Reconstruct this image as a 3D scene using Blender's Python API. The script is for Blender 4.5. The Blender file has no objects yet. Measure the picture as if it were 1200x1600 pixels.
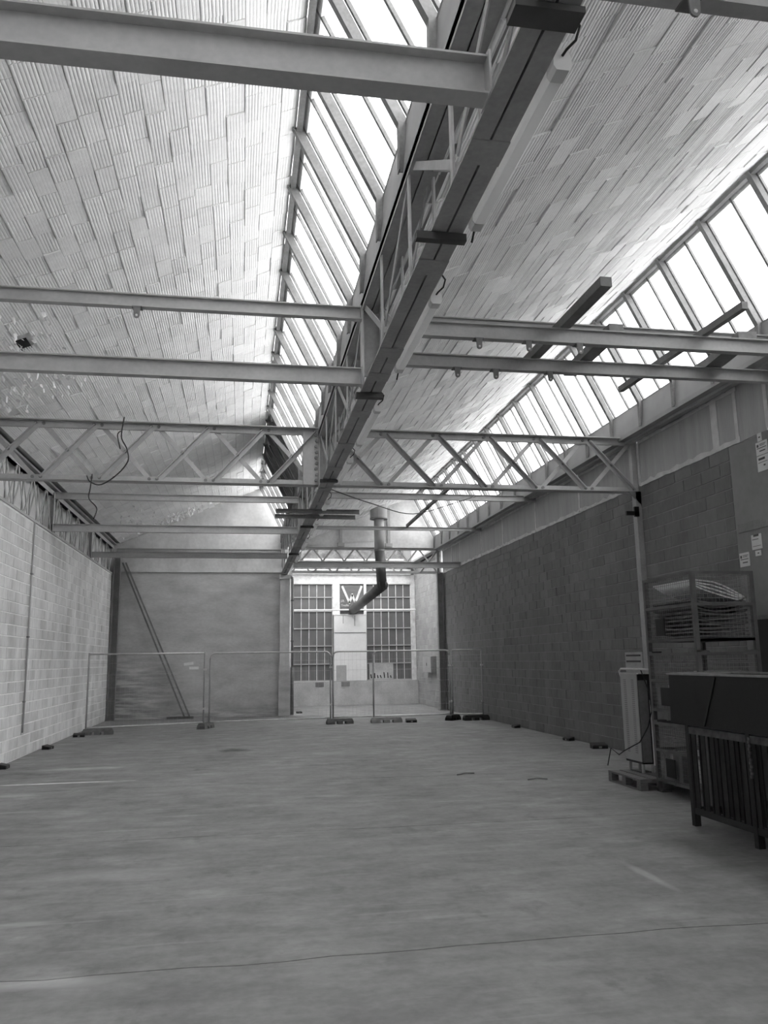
import bpy, math, random
from mathutils import Vector, Matrix
import numpy as np
rng = random.Random(7)
S = bpy.context.scene
COL = S.collection

# ------------------------------------------------------------------ camera
CAM_H = 1.69
YAW, PITCH, ROLL, FPX = 0.172939, 0.180314, -0.01543, 1265.08
fw = Vector((math.sin(YAW) * math.cos(PITCH), math.cos(YAW) * math.cos(PITCH), math.sin(PITCH)))
rt = Vector((math.cos(YAW), -math.sin(YAW), 0))
up = rt.cross(fw)
rt2 = rt * math.cos(ROLL) + up * math.sin(ROLL)
up2 = -rt * math.sin(ROLL) + up * math.cos(ROLL)
cam = bpy.data.cameras.new('camera')
cam.sensor_fit = 'VERTICAL'; cam.sensor_height = 36.0; cam.lens = 36.0 * FPX / 1600.0
cam.clip_start = 0.05; cam.clip_end = 300
camo = bpy.data.objects.new('camera', cam); COL.objects.link(camo)
M = Matrix((rt2, up2, -fw)).transposed().to_4x4(); M.translation = (0, 0, CAM_H)
camo.matrix_world = M
S.camera = camo

def project(p):
    v = Vector(p) - Vector((0, 0, CAM_H))
    d = v.dot(fw)
    if d < 0.3: return None
    return (600 + FPX * v.dot(rt2) / d, 800 - FPX * v.dot(up2) / d)

# ------------------------------------------------------------------ sky and exposure
w = bpy.data.worlds.new('overcast_sky'); S.world = w; w.use_nodes = True
nt = w.node_tree; nt.nodes.clear()
o_ = nt.nodes.new('ShaderNodeOutputWorld'); bg = nt.nodes.new('ShaderNodeBackground')
tc = nt.nodes.new('ShaderNodeTexCoord'); sp = nt.nodes.new('ShaderNodeSeparateXYZ')
rp = nt.nodes.new('ShaderNodeValToRGB')
nt.links.new(tc.outputs['Generated'], sp.inputs[0]); nt.links.new(sp.outputs['Z'], rp.inputs[0])
rp.color_ramp.elements[0].position = 0.0; rp.color_ramp.elements[0].color = (0.6, 0.6, 0.6, 1)     # overcast: horizon darker than zenith
rp.color_ramp.elements[1].position = 0.9; rp.color_ramp.elements[1].color = (1, 1, 1, 1)
nt.links.new(rp.outputs[0], bg.inputs[0]); bg.inputs[1].default_value = 1.0
nt.links.new(bg.outputs[0], o_.inputs[0])
S.view_settings.view_transform = 'Standard'; S.view_settings.look = 'None'
S.view_settings.gamma = 1.0; S.view_settings.use_curve_mapping = False
S.view_settings.exposure = 3.05
S.cycles.diffuse_bounces = 6; S.cycles.max_bounces = 10
S.cycles.transparent_max_bounces = 16

# ------------------------------------------------------------------ mesh helpers
class MB:
    def __init__(s): s.v = []; s.f = []
    def add(s, vs, fs):
        n = len(s.v); s.v += [tuple(map(float, p)) for p in vs]; s.f += [tuple(i + n for i in f) for f in fs]; return s
    def box(s, x0, x1, y0, y1, z0, z1):
        return s.add([(x0,y0,z0),(x1,y0,z0),(x1,y1,z0),(x0,y1,z0),(x0,y0,z1),(x1,y0,z1),(x1,y1,z1),(x0,y1,z1)],
                     [(3,2,1,0),(4,5,6,7),(0,1,5,4),(1,2,6,5),(2,3,7,6),(3,0,4,7)])
    def frame(s, p, q, upv):
        p = Vector(p); q = Vector(q); d = (q - p).normalized(); u = Vector(upv)
        sd = d.cross(u)
        if sd.length < 1e-5: sd = d.cross(Vector((1, 0, 0)))
        sd.normalize(); u = sd.cross(d).normalized()
        return p, q, sd, u
    def sweep(s, p, q, prof, upv=(0, 0, 1), cap=True):
        p, q, sd, u = s.frame(p, q, upv); n = len(prof)
        vs = [p + sd * a + u * b for a, b in prof] + [q + sd * a + u * b for a, b in prof]
        fs = [(i, (i + 1) % n, n + (i + 1) % n, n + i) for i in range(n)]
        if cap: fs += [tuple(range(n - 1, -1, -1)), tuple(range(n, 2 * n))]
        return s.add(vs, fs)
    def bar(s, p, q, w, h, upv=(0, 0, 1)):
        return s.sweep(p, q, [(-w/2,-h/2),(w/2,-h/2),(w/2,h/2),(-w/2,h/2)], upv)
    def angle(s, p, q, a, t=.008, upv=(0, 0, 1), flip=1):
        f = flip
        return s.sweep(p, q, [(0,0),(a*f,0),(a*f,t),(t*f,t),(t*f,a),(0,a)], upv)
    def ibeam(s, p, q, h, b, tw=.008, tf=.012):
        H = h/2; B = b/2; T = tw/2
        return s.sweep(p, q, [(-B,-H),(B,-H),(B,-H+tf),(T,-H+tf),(T,H-tf),(B,H-tf),(B,H),(-B,H),(-B,H-tf),(-T,H-tf),(-T,-H+tf),(-B,-H+tf)])
    def channel(s, p, q, h, b, t=.01, f=1, upv=(0,0,1)):
        H = h/2
        return s.sweep(p, q, [(0,-H),(b*f,-H),(b*f,-H+t),(t*f,-H+t),(t*f,H-t),(b*f,H-t),(b*f,H),(0,H)], upv)
    def tube(s, p, q, r, n=8, r2=None, cap=True):
        r2 = r if r2 is None else r2
        p, q, sd, u = s.frame(p, q, (0, 0, 1)); c = [(math.cos(2*math.pi*i/n), math.sin(2*math.pi*i/n)) for i in range(n)]
        vs = [p + (sd*a + u*b)*r for a, b in c] + [q + (sd*a + u*b)*r2 for a, b in c]
        fs = [(i, (i+1) % n, n+(i+1) % n, n+i) for i in range(n)]
        if cap: fs += [tuple(range(n-1, -1, -1)), tuple(range(n, 2*n))]
        return s.add(vs, fs)
    def path(s, pts, r, n=6, radii=None):
        pts = [Vector(p) for p in pts]; m = len(pts); vs = []; fs = []
        prev = None
        for i, p in enumerate(pts):
            d = (pts[min(i+1, m-1)] - pts[max(i-1, 0)]).normalized()
            if prev is None:
                prev = d.cross(Vector((0.3, 0.2, 1))).normalized()
            sd = (prev - d * prev.dot(d)).normalized(); prev = sd; u = d.cross(sd)
            rr = radii[i] if radii else r
            vs += [p + (sd*math.cos(2*math.pi*k/n) + u*math.sin(2*math.pi*k/n))*rr for k in range(n)]
        for i in range(m-1):
            for k in range(n):
                a = i*n + k; b = i*n + (k+1) % n
                fs.append((a, b, b+n, a+n))
        fs += [tuple(range(n-1, -1, -1)), tuple(range((m-1)*n, m*n))]
        return s.add(vs, fs)
    def prism(s, poly, y0, y1):          # polygon in XZ, extruded along Y
        n = len(poly)
        vs = [(x, y0, z) for x, z in poly] + [(x, y1, z) for x, z in poly]
        fs = [(i, (i+1) % n, n+(i+1) % n, n+i) for i in range(n)] + [tuple(range(n-1, -1, -1)), tuple(range(n, 2*n))]
        return s.add(vs, fs)
    def prism_x(s, poly, x0, x1):        # polygon in YZ, extruded along X
        n = len(poly)
        vs = [(x0, y, z) for y, z in poly] + [(x1, y, z) for y, z in poly]
        fs = [(i, (i+1) % n, n+(i+1) % n, n+i) for i in range(n)] + [tuple(range(n-1, -1, -1)), tuple(range(n, 2*n))]
        return s.add(vs, fs)
    def build(s, name, m, parent=None, smooth=False, label=None, cat=None, group=None, kind=None, keep=False):
        a = np.array(s.v)
        c = np.array([0, 0, 0.]) if keep else np.array([(a[:,0].min()+a[:,0].max())/2, (a[:,1].min()+a[:,1].max())/2, a[:,2].min()])
        me = bpy.data.meshes.new(name); me.from_pydata((a - c).tolist(), [], s.f)
        fix_normals(me)
        me.materials.append(m)
        if smooth: me.polygons.foreach_set('use_smooth', [True]*len(me.polygons))
        o = bpy.data.objects.new(name, me); COL.objects.link(o)
        return place(o, c, parent, label, cat, group, kind)

import bmesh
def fix_normals(me):
    if len(me.polygons) > 30000: return
    b = bmesh.new(); b.from_mesh(me); bmesh.ops.recalc_face_normals(b, faces=b.faces); b.to_mesh(me); b.free()

def wloc(o):
    l = Vector((0, 0, 0))
    while o: l += o.location; o = o.parent
    return l
def tag(o, label=None, cat=None, group=None, kind=None):
    if label: o['label'] = label
    if cat:
        o['category'] = cat
        if not kind: o['kind'] = 'thing'
    if group: o['group'] = group
    if kind: o['kind'] = kind
    return o
def place(o, c, parent=None, label=None, cat=None, group=None, kind=None):
    o.parent = parent
    o.location = Vector(c) - (wloc(parent) if parent else Vector((0, 0, 0)))
    return tag(o, label, cat, group, kind)
def thing(name, loc, label=None, cat=None, group=None, kind=None):
    o = bpy.data.objects.new(name, None); COL.objects.link(o); o.location = loc
    o.empty_display_size = .1
    return tag(o, label, cat, group, kind)
def inst(name, me, loc, parent, rot=None, scale=None):
    o = bpy.data.objects.new(name, me); COL.objects.link(o); place(o, loc, parent)
    if rot: o.rotation_euler = rot
    if scale: o.scale = scale
    return o
def mesh_of(mb, name, m):
    me = bpy.data.meshes.new(name); me.from_pydata(mb.v, [], mb.f); fix_normals(me); me.materials.append(m); return me

# ------------------------------------------------------------------ materials
def mat(name, base, rough=.8, var=.12, scale=3., stretch=(1, 1, 1), island=0., bump=0., bscale=40., metal=0., fine=0.):
    m = bpy.data.materials.new(name); m.use_nodes = True; t = m.node_tree; N = t.nodes; L = t.links
    b = N['Principled BSDF']; b.inputs['Roughness'].default_value = rough; b.inputs['Metallic'].default_value = metal
    b.inputs['Specular IOR Level'].default_value = .35
    g = N.new('ShaderNodeNewGeometry'); mp = N.new('ShaderNodeMapping'); mp.inputs['Scale'].default_value = stretch
    L.new(g.outputs['Position'], mp.inputs['Vector'])
    n = N.new('ShaderNodeTexNoise'); n.inputs['Scale'].default_value = scale; n.inputs['Detail'].default_value = 5
    L.new(mp.outputs[0], n.inputs['Vector'])
    r = N.new('ShaderNodeMapRange'); r.inputs['From Min'].default_value = .3; r.inputs['From Max'].default_value = .7
    r.inputs['To Min'].default_value = base*(1-var); r.inputs['To Max'].default_value = base*(1+var)
    L.new(n.outputs['Fac'], r.inputs['Value']); val = r.outputs[0]
    if fine:
        n2 = N.new('ShaderNodeTexNoise'); n2.inputs['Scale'].default_value = scale*9; n2.inputs['Detail'].default_value = 4
        L.new(mp.outputs[0], n2.inputs['Vector'])
        r2 = N.new('ShaderNodeMapRange'); r2.inputs['From Min'].default_value = .3; r2.inputs['From Max'].default_value = .7
        r2.inputs['To Min'].default_value = 1-fine; r2.inputs['To Max'].default_value = 1+fine
        L.new(n2.outputs['Fac'], r2.inputs['Value'])
        x = N.new('ShaderNodeMath'); x.operation = 'MULTIPLY'; L.new(val, x.inputs[0]); L.new(r2.outputs[0], x.inputs[1]); val = x.outputs[0]
    if island:
        ri = N.new('ShaderNodeMapRange'); ri.inputs['To Min'].default_value = 1-island; ri.inputs['To Max'].default_value = 1+island
        oi = N.new('ShaderNodeObjectInfo')
        ad = N.new('ShaderNodeMath'); ad.operation = 'ADD'; L.new(g.outputs['Random Per Island'], ad.inputs[0]); L.new(oi.outputs['Random'], ad.inputs[1])
        fr = N.new('ShaderNodeMath'); fr.operation = 'FRACT'; L.new(ad.outputs[0], fr.inputs[0]); L.new(fr.outputs[0], ri.inputs['Value'])
        x = N.new('ShaderNodeMath'); x.operation = 'MULTIPLY'; L.new(val, x.inputs[0]); L.new(ri.outputs[0], x.inputs[1]); val = x.outputs[0]
    L.new(val, b.inputs['Base Color'])
    if bump:
        nb = N.new('ShaderNodeTexNoise'); nb.inputs['Scale'].default_value = bscale; nb.inputs['Detail'].default_value = 4
        L.new(g.outputs['Position'], nb.inputs['Vector'])
        bp = N.new('ShaderNodeBump'); bp.inputs['Strength'].default_value = bump; bp.inputs['Distance'].default_value = .01
        L.new(nb.outputs['Fac'], bp.inputs['Height']); L.new(bp.outputs[0], b.inputs['Normal'])
    m.diffuse_color = (base, base, base, 1)
    return m

M_TILE = mat('painted_clay_tile', .88, .75, .05, 2., island=.05, bump=.25, bscale=60, fine=.04)
M_TILEMORTAR = mat('tile_mortar', .62, .9, .2, 6.)
M_BLOCK_L = mat('pale_concrete_block', .60, .9, .20, 1.8, (1, 1, .4), island=.09, bump=.3, bscale=90, fine=.08)
M_MORTAR_L = mat('pale_mortar', .80, .9, .12, 3.)
M_MORTAR_C = mat('recess_mortar', .46, .9, .12, 3.)
M_BLOCK_R = mat('grey_concrete_block', .155, .9, .14, 1.6, (1, 1, .5), island=.10, bump=.3, bscale=90, fine=.08)
M_MORTAR_R = mat('grey_mortar', .25, .9, .3, 2.5, (1, 1, 4))
M_BLOCK_C = mat('pale_recess_block', .34, .85, .12, 2., island=.08, bump=.2, bscale=80)
M_PLASTER = mat('end_wall_plaster', .50, .9, .22, 1.1, (1, 1, 3.2), bump=.15, bscale=30, fine=.07)
M_GABLE = mat('gable_plaster', .62, .9, .16, 1.3, (1, 1, 1), bump=.15, bscale=30, fine=.07)
M_STEEL = mat('grey_painted_steel', .41, .5, .10, 2.5, bump=.05, fine=.06)
M_STEEL_D = mat('dusty_dark_steel', .20, .6, .18, 3., fine=.1)
M_STEEL_M = mat('mid_grey_steel', .32, .55, .14, 3., fine=.08)
M_RAFTER = mat('weathered_rafter_steel', .20, .65, .2, 4., fine=.12)
M_BLACK = mat('black_plastic', .012, .5, .2, 10.)
M_WHITE = mat('white_enamel', .78, .45, .05, 2., fine=.03)
M_HEATER = mat('grey_white_heater', .36, .5, .06, 3.)
M_RIM = mat('worn_pale_rim', .24, .6, .2, 8.)
M_GALV = mat('galvanised_steel', .55, .4, .12, 8., metal=.4)
M_RUBBER = mat('grey_rubber_foot', .13, .85, .2, 8., fine=.1)
M_RUBBER_L = mat('pale_rubber_foot', .26, .85, .2, 8., fine=.1)
M_BOARD = mat('grey_wall_board', .33, .85, .10, 1.5, (1, 4, .4), fine=.05)
M_FILLER = mat('joint_filler', .50, .9, .16, 6.)
M_RENDER = mat('smooth_grey_render', .22, .9, .10, 1., fine=.05)
M_FLASH = mat('zinc_flashing', .30, .6, .14, 1.8)
M_CLAMP = mat('dark_clamp', .07, .6, .2, 6.)
M_CABLE = mat('black_cable', .03, .6, .1, 10.)
M_PAPER = mat('paper', .62, .9, .05, 5.)
M_PRINT = mat('print_ink', .10, .9, .1, 5.)
M_WOOD = mat('old_wood', .16, .85, .25, 6., (1, 8, 8))
M_HOPPER = mat('dark_hopper_paint', .012, .55, .2, 3., fine=.15)
M_RACK = mat('rusty_dark_rack', .022, .6, .3, 6., fine=.2)
M_RACKEDGE = mat('worn_rack_edge', .09, .6, .4, 12.)
M_CAGE = mat('cage_steel', .11, .55, .2, 6.)
M_FLUE = mat('flue_steel', .075, .5, .25, 2., (1, 1, .5))
M_FLUE_L = mat('flue_collar_steel', .30, .5, .2, 2.)
M_PANEGREY = mat('painted_over_pane', .15, .35, .12, 2., island=.12)
M_FRAMEW = mat('peeling_white_paint', .66, .7, .18, 6., fine=.12)
M_CONC = mat('plinth_concrete', .48, .9, .16, 2., fine=.08, bump=.2)
M_SIGN = mat('dark_sign_board', .14, .5, .15, 6., (1, 1, 8))
M_DARKBRICK = mat('dark_brickwork', .16, .9, .5, 5., fine=.4)
M_SHEET = mat('sheet_goods', .10, .7, .5, 4., (1, 1, 20))
M_OPAL = mat('opal_cover', .86, .35, .04, 4.)
M_ROOF = mat('outer_roof', .4, .9, .1, 2.)
M_CARTON = mat('cardboard', .20, .85, .2, 4.)

def glass_mat():
    m = bpy.data.materials.new('weathered_wired_glass'); m.use_nodes = True; t = m.node_tree; N = t.nodes; L = t.links
    N.remove(N['Principled BSDF']); out = N['Material Output']
    tr = N.new('ShaderNodeBsdfTransparent'); tr.inputs[0].default_value = (.96, .96, .96, 1)
    tl = N.new('ShaderNodeBsdfTranslucent'); tl.inputs[0].default_value = (.85, .85, .85, 1)
    g = N.new('ShaderNodeNewGeometry'); mp = N.new('ShaderNodeMapping'); mp.inputs['Scale'].default_value = (1.5, 5, 1.5)
    L.new(g.outputs['Position'], mp.inputs[0])
    n = N.new('ShaderNodeTexNoise'); n.inputs['Scale'].default_value = 1.6; n.inputs['Detail'].default_value = 6; L.new(mp.outputs[0], n.inputs[0])
    r = N.new('ShaderNodeMapRange'); r.inputs['From Min'].default_value = .3; r.inputs['From Max'].default_value = .75
    r.inputs['To Min'].default_value = .1; r.inputs['To Max'].default_value = .4; L.new(n.outputs['Fac'], r.inputs[0])
    mx = N.new('ShaderNodeMixShader'); L.new(r.outputs[0], mx.inputs[0]); L.new(tr.outputs[0], mx.inputs[1]); L.new(tl.outputs[0], mx.inputs[2])
    L.new(mx.outputs[0], out.inputs[0]); return m
M_GLASS = glass_mat()
def opal_mat():
    m = M_OPAL; t = m.node_tree; N = t.nodes; L = t.links; b = N['Principled BSDF']; out = N['Material Output']
    tl = N.new('ShaderNodeBsdfTranslucent'); tl.inputs[0].default_value = (.9, .9, .9, 1)
    mx = N.new('ShaderNodeMixShader'); mx.inputs[0].default_value = .45
    L.new(b.outputs[0], mx.inputs[1]); L.new(tl.outputs[0], mx.inputs[2]); L.new(mx.outputs[0], out.inputs[0])
opal_mat()

def floor_mat():
    m = bpy.data.materials.new('stained_concrete_floor'); m.use_nodes = True; t = m.node_tree; N = t.nodes; L = t.links
    b = N['Principled BSDF']; b.inputs['Specular IOR Level'].default_value = .4
    g = N.new('ShaderNodeNewGeometry'); P = g.outputs['Position']
    def noise(scale, st=(1, 1, 1), det=6):
        mp = N.new('ShaderNodeMapping'); mp.inputs['Scale'].default_value = st; L.new(P, mp.inputs[0])
        n = N.new('ShaderNodeTexNoise'); n.inputs['Scale'].default_value = scale; n.inputs['Detail'].default_value = det
        n.inputs['Roughness'].default_value = .6
        L.new(mp.outputs[0], n.inputs[0]); return n.outputs['Fac']
    def rng_(v, a, b_, c, d):
        r = N.new('ShaderNodeMapRange'); r.inputs[1].default_value = a; r.inputs[2].default_value = b_; r.inputs[3].default_value = c; r.inputs[4].default_value = d
        L.new(v, r.inputs[0]); return r.outputs[0]
    def op(o, a, b_):
        x = N.new('ShaderNodeMath'); x.operation = o
        for i, q in enumerate((a, b_)):
            if isinstance(q, (int, float)): x.inputs[i].default_value = q
            else: L.new(q, x.inputs[i])
        return x.outputs[0]
    v = rng_(noise(.7, (1, .8, 1)), .3, .7, .155, .232)
    v = op('MULTIPLY', v, rng_(noise(2.6, (.6, 1.6, 1)), .3, .7, .80, 1.20))
    v = op('MULTIPLY', v, rng_(noise(14), .3, .7, .88, 1.12))
    v = op('ADD', v, rng_(noise(1.7, (.7, 1.4, 1), 8), .57, .70, 0, .07))       # scuffed pale patches
    v = op('MULTIPLY', v, rng_(noise(2.2, (1.5, 1, 1), 8), .60, .72, 1, .70))   # dark stains
    v = op('ADD', v, rng_(noise(2.2, (.25, 3.5, 1), 8), .60, .68, 0, .055))      # drag scratches
    warp = noise(3.5)
    def blob(cx, cy, rx, ry, soft=.6):                                          # one stain with its own outline
        s = N.new('ShaderNodeSeparateXYZ'); L.new(P, s.inputs[0])
        dx = op('MULTIPLY', op('SUBTRACT', s.outputs[0], cx), 1/rx); dy = op('MULTIPLY', op('SUBTRACT', s.outputs[1], cy), 1/ry)
        d = op('SQRT', op('ADD', op('MULTIPLY', dx, dx), op('MULTIPLY', dy, dy)), 0)
        d = op('ADD', d, rng_(warp, 0, 1, -.7, .7))
        return rng_(d, 1-soft, 1, 1, 0)
    for cx, cy, rx, ry, k in [(-.14, 16.6, .38, .4, .35), (-3.3, 13.9, .9, .35, .72), (-.3, 7.2, .25, .2, .85), (1.6, 21, 1.2, .3, .85), (2.2, 4.2, .3, .25, .9), (-1.2, 10.8, .4, .2, .85), (1.5, 25.9, 1.6, .3, .72)]:
        v = op('MULTIPLY', v, rng_(blob(cx, cy, rx, ry), 0, 1, 1, k))
    for cx, cy, rx, ry, k in [(-2.6, 12.86, 1.1, .055, .6), (-2.6, 14.5, .8, .25, .12), (-1.1, 5.0, .6, .10, .14), (-1.45, 6.1, .3, .06, .12), (3.15, 6.3, .06, .5, .12), (-.9, 7.3, .7, .25, .05), (-3., 11.8, .5, .12, .1), (-3.0, 10.5, .7, .06, .12), (5.8, 20.5, .5, 1.4, .07), (1.6, 15.5, .5, .4, .06)]:
        v = op('ADD', v, rng_(blob(cx, cy, rx, ry), 0, 1, 0, k))
    L.new(v, b.inputs['Base Color'])
    L.new(rng_(noise(3), .3, .7, .5, .75), b.inputs['Roughness'])
    bp = N.new('ShaderNodeBump'); bp.inputs['Strength'].default_value = .12; bp.inputs['Distance'].default_value = .01
    L.new(noise(25), bp.inputs['Height']); L.new(bp.outputs[0], b.inputs['Normal'])
    return m
M_FLOOR = floor_mat()
def damp_wall():
    m = mat('damp_end_wall', .50, .9, .16, 1.1, (1, 1, 2.4), bump=.15, bscale=30, fine=.07)
    t = m.node_tree; N = t.nodes; L = t.links; b = N['Principled BSDF']; src = b.inputs['Base Color'].links[0].from_socket
    g = N.new('ShaderNodeNewGeometry'); mp = N.new('ShaderNodeMapping'); mp.inputs['Scale'].default_value = (.9, 1, 7)
    L.new(g.outputs['Position'], mp.inputs[0]); n = N.new('ShaderNodeTexNoise'); n.inputs['Scale'].default_value = 1.4; n.inputs['Detail'].default_value = 7
    L.new(mp.outputs[0], n.inputs[0])
    s_ = N.new('ShaderNodeSeparateXYZ'); L.new(g.outputs['Position'], s_.inputs[0])
    def rg(v, a, b_, c, d):
        q = N.new('ShaderNodeMapRange'); q.inputs[1].default_value = a; q.inputs[2].default_value = b_; q.inputs[3].default_value = c; q.inputs[4].default_value = d; L.new(v, q.inputs[0]); return q.outputs[0]
    def op(o, a, b_):
        x = N.new('ShaderNodeMath'); x.operation = o
        for k, q in enumerate((a, b_)):
            if isinstance(q, (int, float)): x.inputs[k].default_value = q
            else: L.new(q, x.inputs[k])
        return x.outputs[0]
    reg = op('MULTIPLY', rg(s_.outputs[0], -3.9, -1.4, 1, 0), rg(s_.outputs[2], 1.0, 2.4, 1, 0))
    low = rg(s_.outputs[2], .1, .5, .55, 0)
    k = op('MAXIMUM', reg, low)
    k = op('MULTIPLY', k, rg(n.outputs['Fac'], .38, .58, 0, 1))
    L.new(op('MULTIPLY', src, rg(k, 0, 1, 1, .42)), b.inputs['Base Color'])
    return m
M_ENDWALL = damp_wall()
M_JOINT = mat('slab_joint', .10, .9, .2, 6.)

# ------------------------------------------------------------------ dimensions
XL, XR = -4.05, 6.79
YR, YE, YG, YB = -6.0, 26.4, 27.2, 31.9      # rear wall, left end wall, right gable, recess back
BAY = 5.3
EAVE = (-3.85, 5.41); RIDGE = (.48, 7.28); SILL = (1.19, 5.85)
FR = [3.52, 7.97, 12.95, 17.9, 22.4]          # frame lines
HR, HL = 4.60, 4.43                           # block wall heights

# ------------------------------------------------------------------ floor
floor = MB().box(XL-.4, XR+.3, YR, YB+.5, -.30, -.06).build('floor', M_JOINT, kind='structure')
cuts = [YR, .6, 5.07, 8.62, 12.12, 16.9, 21.4, 26.3, YB+.5]
def edge(y, jag):
    r = random.Random(int(y*100)); pts = []
    n = 44
    for i in range(n+1):
        x = XL-.4 + (XR-XL+.7)*i/n
        pts.append((x, y + (r.uniform(-jag, jag) + jag*1.2*math.sin(x*1.3+y)) if 0 < i < n and jag else y))
    return pts
for a, b_ in zip(cuts, cuts[1:]):
    e0 = edge(a, .0 if a in (YR,) else .018 if a == 5.07 else .006); e1 = edge(b_, .018 if b_ == 5.07 else (.006 if b_ < 30 else 0))
    gap = .006
    lo = [(x, y+gap) for x, y in e0]; hi = [(x, y-gap) for x, y in e1]
    n = len(lo); vs = []; fs = []
    for (x, y), (x2, y2) in zip(lo, hi): vs += [(x, y, 0), (x2, y2, 0), (x, y, -.055), (x2, y2, -.055)]
    for i in range(n-1):
        k = 4*i
        fs += [(k, k+4, k+5, k+1), (k+2, k+3, k+7, k+6), (k, k+2, k+6, k+4), (k+1, k+5, k+7, k+3)]
    fs += [(0, 1, 3, 2), (4*n-4, 4*n-2, 4*n-1, 4*n-3)]
    MB().add(vs, fs).build('concrete_slab', M_FLOOR, floor)

# ------------------------------------------------------------------ block walls
def quad_area(pts):
    pr = [project(p) for p in pts]
    if any(p is None for p in pr): return 0
    cx = sum(p[0] for p in pr)/4; cy = sum(p[1] for p in pr)/4
    if not (-30 < cx < 1230 and -30 < cy < 1630): return 0
    return abs(sum(pr[i][0]*pr[(i+1) % 4][1] - pr[(i+1) % 4][0]*pr[i][1] for i in range(4)))/2
def block_wall(parent, X, inward, y0, y1, h, m, limit=300, skip=lambda y0, y1, z0, z1: False, course=.2, length=.5, jz=.011):
    # blocks stand 6 mm proud of the mortar; inward = +1 faces +X, -1 faces -X
    items = []; k = 0; z = 0.0; j = .011
    while z < h - .03:
        z1 = min(z+course, h); y = y0 - (length/2 if k % 2 else 0) - rng.choice((0, 0, .08))
        while y < y1:
            a, b_ = max(y, y0), min(y+length, y1)
            if b_ - a > .06 and not skip(a, b_, z, z1):
                items.append((a+j/2, b_-j/2, z+jz/2, z1-jz/2))
            y += length
        z = z1; k += 1
    sc = sorted(items, key=lambda q: -quad_area([(X, q[0], q[2]), (X, q[1], q[2]), (X, q[1], q[3]), (X, q[0], q[3])]))
    cache = {}; rest = MB()
    for i, (a, b_, z0, z1) in enumerate(sc):
        d = .006 + rng.uniform(-.002, .003)
        vis = quad_area([(X, a, z0), (X, b_, z0), (X, b_, z1), (X, a, z1)]) > 0
        if i < limit and vis:
            key = (round(b_-a, 3), round(z1-z0, 3))
            if key not in cache:
                L_, H_ = key; mb = MB(); c = .004
                mb.add([(0,-L_/2,0),(0,L_/2,0),(0,L_/2,H_),(0,-L_/2,H_),(.01*1,-L_/2,0),(.01,L_/2,0),(.01,L_/2,H_),(.01,-L_/2,H_),
                        (.016,-L_/2+c,c),(.016,L_/2-c,c),(.016,L_/2-c,H_-c),(.016,-L_/2+c,H_-c)],
                       [(0,3,2,1),(0,1,5,4),(1,2,6,5),(2,3,7,6),(3,0,4,7),(4,5,9,8),(5,6,10,9),(6,7,11,10),(7,4,8,11),(8,9,10,11)])
                cache[key] = mesh_of(mb, 'concrete_block', m)
            inst('concrete_block', cache[key], (X + inward*(d-.016), (a+b_)/2, z0), parent, rot=(0, 0, 0 if inward > 0 else math.pi))
        else:
            xs = sorted((X - inward*.01, X + inward*d)); rest.box(xs[0], xs[1], a, b_, z0, z1)
    if rest.v: rest.build('distant_blocks', m, parent, kind='stuff')

wl = MB().box(XL-.3, XL, YR, YE+.1, 0, HL).build('wall_left', M_MORTAR_L, kind='structure')
block_wall(wl, XL, 1, 2.0, YE, HL, M_BLOCK_L, jz=.018)
# upper wall seen through the lattice girder
MB().box(XL-.3, XL-.13, YR, YE+.1, HL-.02, 5.45).build('upper_backing', M_WHITE, wl)

DOOR_Y = (7.2, 9.72)
wr = MB().box(XR, XR+.3, YR, YB+.2, 0, HR).build('wall_right', M_MORTAR_R, kind='structure')
block_wall(wr, XR, -1, 10.2, YG, HR, M_BLOCK_R, skip=lambda a, b_, z0, z1: False)
# smooth rendered part near the camera, with steel rail and dark door below
MB().box(XR-.012, XR+.01, 1.0, 10.19, 2.19, HR-.02).build('rendered_patch', M_RENDER, wr)
MB().box(XR-.03, XR+.01, 1.0, 10.12, 3.34, 3.46).build('lintel_band', M_STEEL_D, wr)
MB().box(XR-.012, XR+.01, 9.95, 10.19, 0, 2.19).build('rendered_patch', M_RENDER, wr)
d1 = MB().box(XR-.02, XR+.02, 4.5, 9.95, 0.02, 2.14).build('door_1', M_HOPPER, kind='structure')
for k in range(5):
    MB().box(XR-.035, XR-.018, 4.6+k*1.07, 5.5+k*1.07, .1, 2.05).build('door_panel', M_HOPPER, d1)
# recess side wall (same plane, blocks in a lighter colour)
wc = MB().box(XR-.002, XR+.25, YG+.2, YB+.2, 0, 5.4).build('wall_recess', M_MORTAR_C, kind='structure')
block_wall(wc, XR-.002, -1, YG+.22, YB, 5.3, M_BLOCK_C)
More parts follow.
